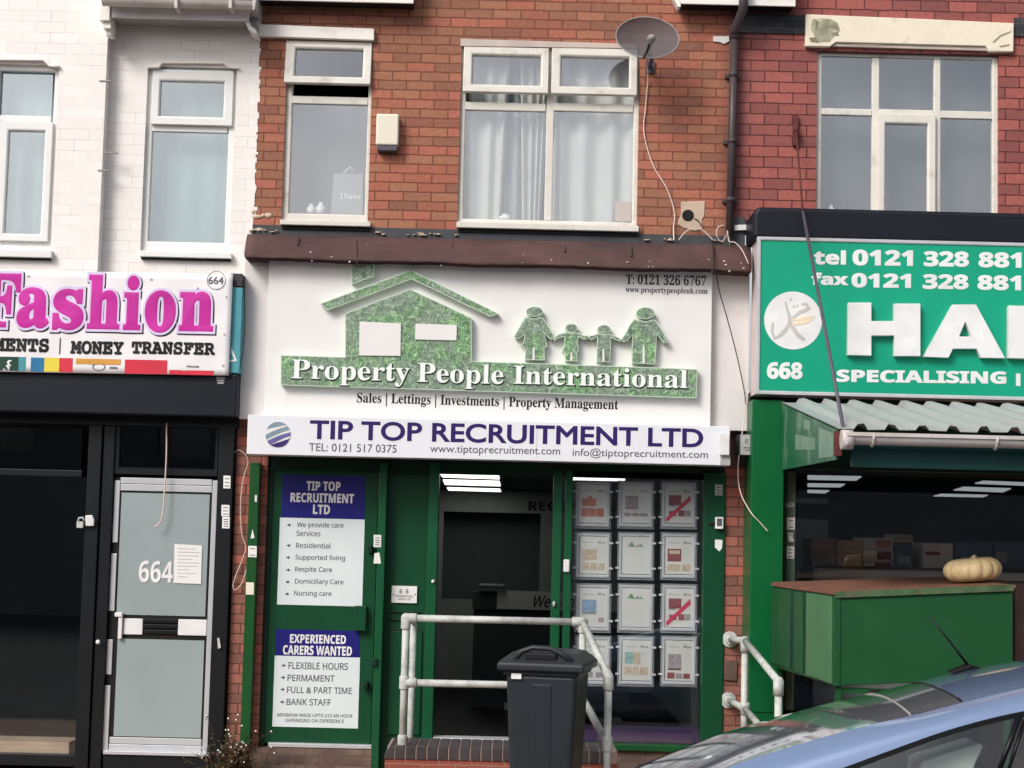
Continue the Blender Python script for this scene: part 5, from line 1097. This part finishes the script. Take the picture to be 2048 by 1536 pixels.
# inside the halal shop
yI = .9
ct = thing('shop_counter', U(1800, 1240, yI), 'pale glazed shop counter behind the green stall', 'counter')
MB().box(U(1628, 1150, yI).x, 7, yI, yI+.7, GZ+.1, U(1750, 1139, yI).z).build('cabinet', PLATE_WHITE, ct)
for px in (1628, 1636): MB().pbox(px-1.5, 1126, px+1.5, 1240, yI-.03, yI-.005).build('upright', ALU, ct)
MB().pbox(1628, 1136, 2100, 1141, yI-.035, yI-.002).build('edge_trim', LEADGREY, ct)
def carton(x0, y0, x1, y1, mat, label, lab=None, dy=0, z=None):
    a, b_, c, d = R(x0, y0, x1, y1, yI+.08+dy); o = MB().box(a, b_, yI+.08+dy, yI+.5+dy, c, d).build('carton', mat, bevel=.006); tag(o, label, 'box', 'boxes stacked on the shop counter')
    m = MB(); 
    if lab: a, b_, c, d = R(*lab[0], yI+.077+dy); m.box(a, b_, yI+.075+dy, yI+.081+dy, c, d); m.build('printed_label', lab[1], o)
    else: zc = (c+d)/2; m.box(a+.01, b_-.01, yI+.0785+dy, yI+.081+dy, zc-.012, zc+.012); m.build('packing_tape', BISCUIT, o)
DK = plain('cardboard_dim', (186, 152, 132), .85, var=.15)
carton(1622, 1108, 1670, 1135, DK, 'dim brown carton on the counter, lower of the stack by the post'); carton(1622, 1077, 1670, 1107, DK, 'dim brown carton, upper of the stack by the post')
carton(1673, 1108, 1724, 1135, CARD, 'brown carton on the counter beside the white cartons'); carton(1673, 1081, 1724, 1107, CARD, 'brown carton on top of another beside the white cartons')
carton(1727, 1124, 1787, 1137, CARD2, 'lowest of three white cartons with red print', ((1750, 1126, 1784, 1136), FL_D)); carton(1726, 1100, 1787, 1123, CARD2, 'middle of three white cartons with red print', ((1754, 1103, 1783, 1119), FL_D)); carton(1725, 1076, 1786, 1099, CARD2, 'top one of three white cartons with red and green print', ((1752, 1079, 1782, 1095), ORANGE))
carton(1790, 1086, 1824, 1137, CARD3, 'dark blue carton with one pale label beside the white cartons', ((1797, 1112, 1820, 1127), PAPER_G)); carton(1789, 1069, 1826, 1085, PHOTO_S, 'small sandy carton lying on a dark blue one')
carton(1846, 1086, 1906, 1137, CARD2, 'wide pinkish carton between two dark blue ones', ((1851, 1104, 1880, 1110), FL_D)); carton(1912, 1084, 1985, 1137, CARD3, 'wide dark blue carton just behind the pumpkin', ((1922, 1112, 1948, 1126), PAPER_G)); carton(1988, 1084, 2060, 1137, CARD3, 'dark blue carton with a tilted label right of the pumpkin', ((1992, 1104, 2014, 1126), PAPER_G))
o = MB().pbox(1560, 1014, 2300, 1046, 5.0, 5.1).build('reflection_band', LEADGREY); tag(o, 'long dim grey band added for the reflection across the halal shop glass', 'reflection')  # added grey box standing in for a band reflected in the glass
# ================================================================== ramp wall, handrails
yr0 = -1.60
rp = thing('ramp_wall', U(1000, 1540, yr0), 'low red brick ramp wall capped with dark bricks in front of the doorway', 'wall')
zt_ = U(905, 1495, yr0).z; zk = U(905, 1521, yr0).z; xa = U(768, 1508, yr0).x; xb = U(1236, 1508, yr0).x
MB().box(xa+.006, xb, yr0+.012, -1.08, GZ, zk-.001).build('brickwork', BR_RAMP, rp)
MB().box(xa+.006, xb, -1.0795, -.10, GZ, .13).build('landing', LEADGREY, rp)
MB().box(xa+.02, xb-.004, yr0+.006, -1.08, zk, zt_-.006).build('mortar_bed', MORTAR, rp)
m = MB(); x = xa; bwid = .0655; k = 0
m.prism([(xa, zk+.001), (xa+.066, zk+.001), (xa+.066, zt_), (xa+.04, zt_), (xa+.008, zt_-.045)], yr0, -1.075); x = xa+.0735
while x < xb-.06: m.box(x, x+bwid, yr0, -1.075, zk+.001, zt_+.001*math.sin(k*2.3)); x += .0737; k += 1
m.build('coping', BLUE_BRICK, rp, bevel=.004)
def rail(mb, a, b, r=.0245): mb.tube([a, b], r, 12)
def fit(mb, p, d, r=.034, l=.045): d = Vector(d).normalized(); mb.tube([Vector(p)-d*l, Vector(p)+d*l], r, 12)
hr = thing('handrail', U(1000, 1490, yr0), 'white pipe handrail round the ramp in front of the doorway', 'handrail')
TL_, TR_ = U(812, 1236, -1.5), U(1166, 1244, -1.5); BLp = Vector((TL_.x, -1.5, zt_-.03)); ML, MR = U(809, 1365, -1.5), U(1166, 1373, -1.5)
ML.x = TL_.x; MR.x = TR_.x
FR = U(1217, 1356, -2.45); FB = Vector((FR.x, FR.y, GZ)); 
bk = U(827, 1243, -.75)
def part(nm, *segs):
    m = MB(); [rail(m, *s) for s in segs]; return m.build(nm, GALV, hr)
part('post', (TL_, BLp)); part('top_rail', (TL_, TR_)); part('middle_rail', (ML, MR)); part('post', (TR_, Vector((TR_.x, -1.5, zt_-.03))))
part('sloping_rail', (TR_, FR)); part('post', (FR, FB)); lo0 = Vector((TR_.x, -1.5, U(1172, 1392, -1.5).z)); lo1 = Vector((FR.x, FR.y, U(1214, 1488, -2.45).z)); part('sloping_rail', (lo0, lo1))
part('return_rail', (TL_, bk)); part('post', (bk, Vector((bk.x, bk.y, GZ))))
m = MB(); X_, Y_, Z_ = (1, 0, 0), (0, 1, 0), (0, 0, 1)
for p, d in ((TL_+Vector((.03, 0, 0)), X_), (TL_-Vector((0, 0, .03)), Z_), (TR_-Vector((.03, 0, 0)), X_), (TR_-Vector((0, 0, .03)), Z_), (ML, Z_), (ML+Vector((.04, 0, 0)), X_), (MR, Z_), (FR-Vector((0, 0, .03)), Z_), (FR+(TR_-FR).normalized()*.04, TR_-FR), (lo1, Z_), (lo0, Z_), (BLp+Vector((0, 0, .05)), Z_)): m = MB(); fit(m, p, d); m.build('pipe_fitting', GALV, hr, bevel=.004)
for p in (TL_, TR_, FR): MB().ball(p, .035, .035, .035, 12, 8).build('pipe_elbow', GALV, hr)
h2 = thing('handrail', U(1560, 1500, -1.5), 'white pipe handrail bolted to the right brick pier and sloping down', 'handrail')
A_, B_, C_ = U(1460, 1279, -.05), U(1490, 1281, -.85), U(1577, 1364, -2.45); A_.x = B_.x; C_.x = B_.x+.0; 
A_ = Vector((U(1460, 1279, -.05).x, -.05, A_.z))
A2, B2, C2 = U(1457, 1401, -.05), U(1490, 1417, -.85), U(1545, 1482, -2.0)
def part2(nm, *segs):
    m = MB(); [rail(m, *s) for s in segs]; return m.build(nm, GALV, h2)
part2('top_rail', (A_, B_)); part2('sloping_rail', (B_, C_)); part2('post', (B_, Vector((B_.x, B_.y, GZ)))); part2('post', (C_, Vector((C_.x, C_.y, GZ)))); part2('lower_rail', (A2, B2)); part2('sloping_rail', (B2, C2))
for p in (A_, A2): m = MB(); m.tube([(p.x, -.034, p.z), (p.x, -.05, p.z)], .062, 18); m.tube([(p.x, -.05, p.z), (p.x, -.11, p.z)], .036, 14); m.build('wall_flange', GALV, h2, bevel=.004)
for p, o_ in ((B_, .04), (C_, .04), (B2, 0)): m = MB(); m.ball(p, .034, .034, .034, 12, 8); fit(m, p-Vector((0, 0, o_)), Z_); m.build('pipe_fitting', GALV, h2)
o = MB().pprism([(1449, 1320), (1475, 1322), (1474, 1362), (1449, 1360)], -.05, -.032).build('pier_patch', BROWNP, bevel=.003); tag(o, 'flat brown cover plate on the right brick pier behind the sloping handrail', 'plate')
# ================================================================== wheelie bin
yBn = -2.85; bc = U(1100, 1345, yBn); ang = math.radians(-11); ROT = Matrix.Rotation(ang, 3, 'Z')
bnn = thing('wheelie_bin', (bc.x, yBn+.3, GZ), 'dark grey wheelie bin standing in front of the ramp handrail', 'bin')
zlip = U(1100, 1344, yBn).z-GZ
def binmesh(fn, nm, mat, bevel=0, par=None):
    m = MB(); fn(m); m.v = [tuple(ROT @ Vector(p) + Vector((bc.x+.0, yBn+.32, GZ))) for p in m.v]; return m.build(nm, mat, par or bnn, bevel=bevel, seg=3)
def loft(m, secs):            # secs: (z, half width, front y, back y)
    n0 = len(m.v)
    for z, hw, f, b in secs: m.add([(-hw, f, z), (hw, f, z), (hw, b, z), (-hw, b, z)])
    for i in range(len(secs)-1):
        for k in range(4): j = (k+1) % 4; a_ = n0+i*4; m.face([a_+k, a_+j, a_+4+j, a_+4+k])
    m.face([n0+3, n0+2, n0+1, n0]); e = n0+4*(len(secs)-1); m.face([e, e+1, e+2, e+3])
bd = binmesh(lambda m: loft(m, [(.03, .175, -.21, .17), (.30, .190, -.232, .2), (zlip-.02, .222, -.275, .25)]), 'body', BIN, .028)
def panel(m):
    for (x0, x1, z0, z1, o) in ((-.06, .07, .14, zlip-.075, .006),):
        f = lambda z: -.21-(.065)*(z-.03)/(zlip-.05)
        n = m.add([(x0, f(z0)-o, z0), (x1, f(z0)-o, z0), (x1, f(z1)-o, z1), (x0, f(z1)-o, z1), (x0, f(z0)+.02, z0), (x1, f(z0)+.02, z0), (x1, f(z1)+.02, z1), (x0, f(z1)+.02, z1)])
        for q in ((0, 1, 2, 3), (5, 4, 7, 6), (4, 0, 3, 7), (1, 5, 6, 2), (4, 5, 1, 0), (3, 2, 6, 7)): m.face([n+i for i in q])
binmesh(panel, 'front_panel', BIN, .016, bd)
def rim(m): loft(m, [(zlip-.03, .236, -.288, .262), (zlip+.005, .236, -.288, .262)])
binmesh(rim, 'rim', BIN, .008)
ld = binmesh(lambda m: loft(m, [(zlip, .272, -.325, .29), (zlip+.045, .272, -.325, .29), (zlip+.06, .255, -.30, .28), (zlip+.105, .20, -.20, .24), (zlip+.115, .15, -.14, .2)]), 'lid', BIN, .012)
def grip(m):
    pts = [(-.17, -.27, zlip+.062), (-.13, -.265, zlip+.115), (-.06, -.262, zlip+.140), (.05, -.262, zlip+.138), (.12, -.265, zlip+.11), (.20, -.275, zlip+.06)]
    m.tube(pts, [.016, .017, .017, .017, .017, .016], 8)
binmesh(grip, 'lid_grip', BIN, 0, ld)
binmesh(lambda m: m.box(-.105, .095, -.284, -.235, zlip+.064, zlip+.112), 'grip_recess', BLACK_GAP, .012, ld)
binmesh(lambda m: m.tube([(-.2, .30, zlip+.03), (.2, .30, zlip+.03)], .016, 8), 'handle_bar', BIN)
for s in (-1, 1): binmesh(lambda m: m.tube([(s*.205, .2, .10), (s*.255, .2, .10)], .10, 20), 'wheel', RUBBER, .008)
def lab(m): m.box(-.185, -.122, -.291, -.286, zlip-.052, zlip-.018)
lb = binmesh(lab, 'label', PAPER, 0)
# ================================================================== parked car
yN, yFar = -5.25, -4.15
NR = [(1200, 1645), (1320, 1589), (1420, 1549), (1495, 1520), (1569, 1497), (1644, 1475), (1748, 1448), (1830, 1430), (1919, 1407), (2048, 1376), (2200, 1350), (2400, 1331), (2650, 1326), (2850, 1345)]
SL = [(1300, 1690), (1400, 1640), (1500, 1600), (1600, 1566), (1685, 1536), (1780, 1501), (1875, 1467), (1960, 1442), (2048, 1422), (2250, 1386), (2450, 1372), (2650, 1376), (2850, 1400)]
nr = [U(x, y, yN) for x, y in NR]; slw = [U(x, y, yN-.13) for x, y in SL]
def sample(c, n):
    out = []
    for i in range(n+1):
        X = c[0].x+(c[-1].x-c[0].x)*i/n; k = 0
        while k < len(c)-2 and c[k+1].x < X: k += 1
        p0, p1, p2, p3 = c[max(k-1, 0)], c[k], c[k+1], c[min(k+2, len(c)-1)]; t = (X-p1.x)/(p2.x-p1.x)
        m1 = (p2.z-p0.z)/(p2.x-p0.x)*(p2.x-p1.x); m2 = (p3.z-p1.z)/(p3.x-p1.x)*(p2.x-p1.x)
        z = (2*t**3-3*t*t+1)*p1.z+(t**3-2*t*t+t)*m1+(-2*t**3+3*t*t)*p2.z+(t**3-t*t)*m2
        out.append((X, z))
    return out
car = thing('parked_car', (2.3, -4.7, GZ-.13), 'light blue parked car with a roof aerial, cut by the bottom right of the view', 'car')
NS = 64; cn = sample(nr, NS)
Xseam = U(1919, 1407, yN).x; W = yFar-yN
def roofpt(X, z, t): return (X, yN+W*t, z+.034*math.sin(math.pi*t)**.8)
def top_mesh(lo, hi, off=0):
    m = MB(); m.smooth = True; idx = [i for i in range(NS+1) if lo-.04 <= cn[i][0] <= hi+.04]
    for i in idx:
        for k in range(17): x, y, z = roofpt(cn[i][0], cn[i][1], k/16); m.add([(x, y, z+off)])
    for a in range(len(idx)-1):
        for k in range(16): m.face([a*17+k, a*17+k+1, a*17+18+k, a*17+17+k])
    return m
top_mesh(-9, Xseam).build('windscreen', G_WIND, car)
top_mesh(Xseam, 99).build('roof', CAR_BLUE, car)
def cross(px, py, rad, mat, nm, ex=0):
    p = U(px, py, yN); k = min(range(NS+1), key=lambda i: abs(cn[i][0]-p.x)); pts = []
    for j in range(17):
        t = .02+.96*j/16; x, y, z = roofpt(cn[k][0]-.10*math.sin(math.pi*t)*ex, cn[k][1]-.10*math.sin(math.pi*t)*ex*.27, t); pts.append((x, y, z+rad*.5))
    MB().tube(pts, rad, 6).build(nm, mat, car)
cross(1919, 1407, .0055, CAR_BLACK, 'windscreen_seal', .15); cross(1829, 1431, .0045, CABLE_G, 'windscreen_trim', .0)
def strip(c0, y0, c1, y1, nm, mat, bulge=0, par=None, n=60):
    m = MB(); m.smooth = True; s0, s1 = sample(c0, n), sample(c1, n)
    for i in range(n+1):
        for k in range(7):
            t = k/6; m.add([(s0[i][0]*(1-t)+s1[i][0]*t, y0*(1-t)+y1*t-bulge*math.sin(math.pi*t), s0[i][1]*(1-t)+s1[i][1]*t+bulge*.3*math.sin(math.pi*t))])
    for i in range(n):
        for k in range(6): m.face([i*7+k, i*7+k+1, i*7+8+k, i*7+7+k])
    return m.build(nm, mat, par or car)
for sgn in (1, -1):
    yy = (lambda y: y) if sgn == 1 else (lambda y: yN+yFar-y)
    side_nm = 'roof_rail'
    strip(nr, yy(yN), slw, yy(yN-.13), side_nm, CAR_BLUE, .03*sgn)
    tr = [p+Vector((0, 0, -.024)) for p in slw]; strip(slw, yy(yN-.133), tr, yy(yN-.137), 'window_trim', CAR_BLACK)
    belt = [Vector((p.x, p.y, .36+.03*(p.x-.7)/3.4)) for p in slw]
    strip(tr, yy(yN-.135), belt, yy(yN-.27), 'window_glass', G_CAR if sgn == 1 else G_CAR, .02*sgn)
    sill = [Vector((p.x, p.y, .02)) for p in slw]
    strip(belt, yy(yN-.275), sill, yy(yN-.30), 'door_panel', CAR_BLUE, .05*sgn)
def yat(z): return yN-.135-.135*max(0, min(1, (1.0-z)/.6))
for (x0, y0), (x1, y1), w_ in (((2040, 1432), (1990, 1560), 12), ((2052, 1436), (2010, 1560), 7)):
    m = MB(); a, b_ = U(x0, y0, yN-.165), U(x1, y1, yN-.215); m.tube([a, b_], .013 if w_ > 8 else .008, 6); m.build('door_pillar', CAR_BLACK, car)
# pale rounded slab inside the side window
m = MB(); q = U(1905, 1545, yN+.12); m.pprism([(1842, 1525), (1855, 1520), (1960, 1487), (1968, 1492), (1950, 1532), (1944, 1570), (1838, 1575)], yN+.02, yN+.30); m.build('pale_slab', plain('slab_pale', (232, 238, 228), .7), car, bevel=.02, seg=3)
m = MB(); m.box(1.2, 4.0, yN+.0, yFar, GZ+.05, .30); m.build('cabin_floor', CAR_IN, car)
m = MB(); m.box(.75, 1.35, yN-.05, yFar+.05, .2, .42); m.build('dashboard', CAR_IN, car, bevel=.04)
# bonnet, nose, tail, wheels
hood = []
for x, z in ((-.62, .30), (-.55, .40), (-.30, .47), (.2, .53), (cn[0][0]+.02, cn[0][1]+.01)): hood.append((x, z))
m = MB(); m.smooth = True
for x, z in hood:
    for k in range(13): t = k/12; y = yN-.22+(W+.44)*t; m.add([(x-.0, y, z+.05*math.sin(math.pi*t)-.04)])
for i in range(len(hood)-1):
    for k in range(12): m.face([i*13+k, i*13+k+1, i*13+14+k, i*13+13+k])
m.build('bonnet', CAR_BLUE, car)
m = MB(); m.box(-.66, -.5, yN-.2, yFar+.2, GZ+.02, .31); m.build('bumper', CAR_BLUE, car, bevel=.06, seg=3)
m = MB(); m.box(-.5, cn[0][0]+.1, yN-.27, yN-.20, GZ+.08, .46); m.box(-.5, cn[0][0]+.1, yFar+.20, yFar+.27, GZ+.08, .46); m.build('wing', CAR_BLUE, car, bevel=.03)
xe = cn[-1][0]; m = MB(); m.prism([(xe-.05, .0), (xe+.18, .02), (xe+.16, .5), (xe, cn[-1][1]), (xe-.08, cn[-1][1]-.02)], yN-.2, yFar+.2); m.build('tailgate', CAR_BLUE, car, bevel=.04, seg=3)
for X in (.12, 3.35):
    for Y in (yN-.29, yFar+.09):
        m = MB(); m.tube([(X, Y, GZ-.13+.31), (X, Y+.2, GZ-.13+.31)], .31, 28); w_ = m.build('wheel', RUBBER, car, bevel=.02); m = MB(); m.tube([(X, Y-.01, GZ-.13+.31), (X, Y+.21, GZ-.13+.31)], .2, 20); m.build('rim', ALU, w_)
# aerial and far mirror
pa_ = U(1938, 1336, -4.32); m = MB(); m.pprism([(1902, 1344), (1942, 1329), (1966, 1337), (1940, 1343), (1906, 1349)], -4.36, -4.26); ae = m.build('aerial_base', CAR_BLACK, car, bevel=.006)
m = MB(); m.tube([U(1938, 1333, -4.31), U(1900, 1284, -4.31), U(1859, 1234, -4.31)], [.008, .006, .004], 7); m.build('aerial', CAR_BLACK, car)
m = MB(); m.ball(U(1754, 1387, -4.02), .06, .03, .02); m.build('door_mirror', CAR_BLACK, car)
# ================================================================== weeds and litter at the wall foot
wd = thing('weed_plant', U(470, 1536, -.35), 'straggly weed with tiny white flowers at the foot of the narrow brick pier', 'plant')
LEAF = plain('weed_leaf', (70, 72, 46), .7, var=.4, vs=30, dirt=(104, 70, 56), da=.45, ds=6); FLOWER = plain('weed_flower', (232, 230, 226), .6)
rr = random.Random(11); base = U(468, 1540, -.32); base.z = GZ; ms, ml, mf = MB(), MB(), MB()
for s in range(80):
    bx = base+Vector((rr.gauss(-.01, .085), rr.uniform(-.14, .12), 0)); hgt = rr.uniform(.12, .60)*(1 if s % 4 == 0 else .55); le = Vector((rr.gauss(0, .10), rr.uniform(-.14, .05), 0)); pts = []
    for k in range(6):
        t = k/5; pts.append(bx+le*t*t+Vector((rr.gauss(0, .008), rr.gauss(0, .008), hgt*t)))
    ms.tube(pts, [.0035*(1-.7*k/5) for k in range(6)], 4, False)
    for k in range(int(24+hgt*60)):
        t = rr.uniform(.05, 1); i = min(int(t*5), 4); p = pts[i].lerp(pts[i+1], t*5-i); a = rr.uniform(0, 6.3); el = rr.uniform(-.5, .7); ln = rr.uniform(.018, .042); d_ = Vector((math.cos(a)*math.cos(el), math.sin(a)*math.cos(el), math.sin(el))); sd_ = d_.cross(Vector((0, 0, 1))).normalized()*ln*.28
        ml.poly([p, p+d_*ln*.5+sd_, p+d_*ln, p+d_*ln*.5-sd_])
    if s % 2 == 0 and hgt > .2:
        p = pts[-1]; mf.ball(p+Vector((0, -.01, 0)), .008, .008, .007, 6, 4)
    if s % 5 == 0 and hgt > .2: mf.ball(pts[4]+Vector((.02, -.03, 0)), .007, .007, .006, 6, 4)
ms.build('stems', LEAF, wd); o = ml.build('leaves', LEAF, wd); o = mf.build('flowers', FLOWER, wd)
m = MB()
for k in range(60):
    x = rr.uniform(-3.2, -1.8) if k < 50 else rr.uniform(-4, -1.2); y = rr.uniform(-.40, -.13); s = rr.uniform(.012, .045); a = rr.uniform(0, 6.3); z = GZ+.004
    m.poly([(x+s*math.cos(a+i*1.4)*rr.uniform(.6, 1.1), y+s*.7*math.sin(a+i*1.4), z+rr.uniform(0, .035)) for i in range(4)])
o = m.build('litter', [BISCUIT]); tag(o, 'dry leaves and scraps along the foot of the shopfronts', 'litter', kind='stuff')
# ================================================================== unseen terrace across the road, added to darken what the glass mirrors
CONC_G = plain('grey_render', (132, 138, 140), .8, var=.2, vs=.6)
op = thing('unseen_terrace', (0, -31, GZ), 'unseen row of grey rendered shops added across the road for the glass reflections', 'building')
holes = [(x, x+1.2, 3.4, 5.0) for x in range(-40, 40, 4)]
MB().wall(-45, 45, GZ-.12, 6.6, -26.3, -26, holes).build('wall', CONC_G, op)
m = MB(); xprism(m, [(-26.31, 6.6), (-25.7, 6.5), (-30, 8.4), (-34, 6.5)], -45, 45); m.build('roof', LEADGREY, op)
for h in holes: MB().box(h[0], h[1], -26.2, -26.15, h[2], h[3]).build('window', G_UP, op)
MB().box(-45, 45, -34, -26.32, GZ-.12, 6.5).build('back_wall', CONC_G, op)
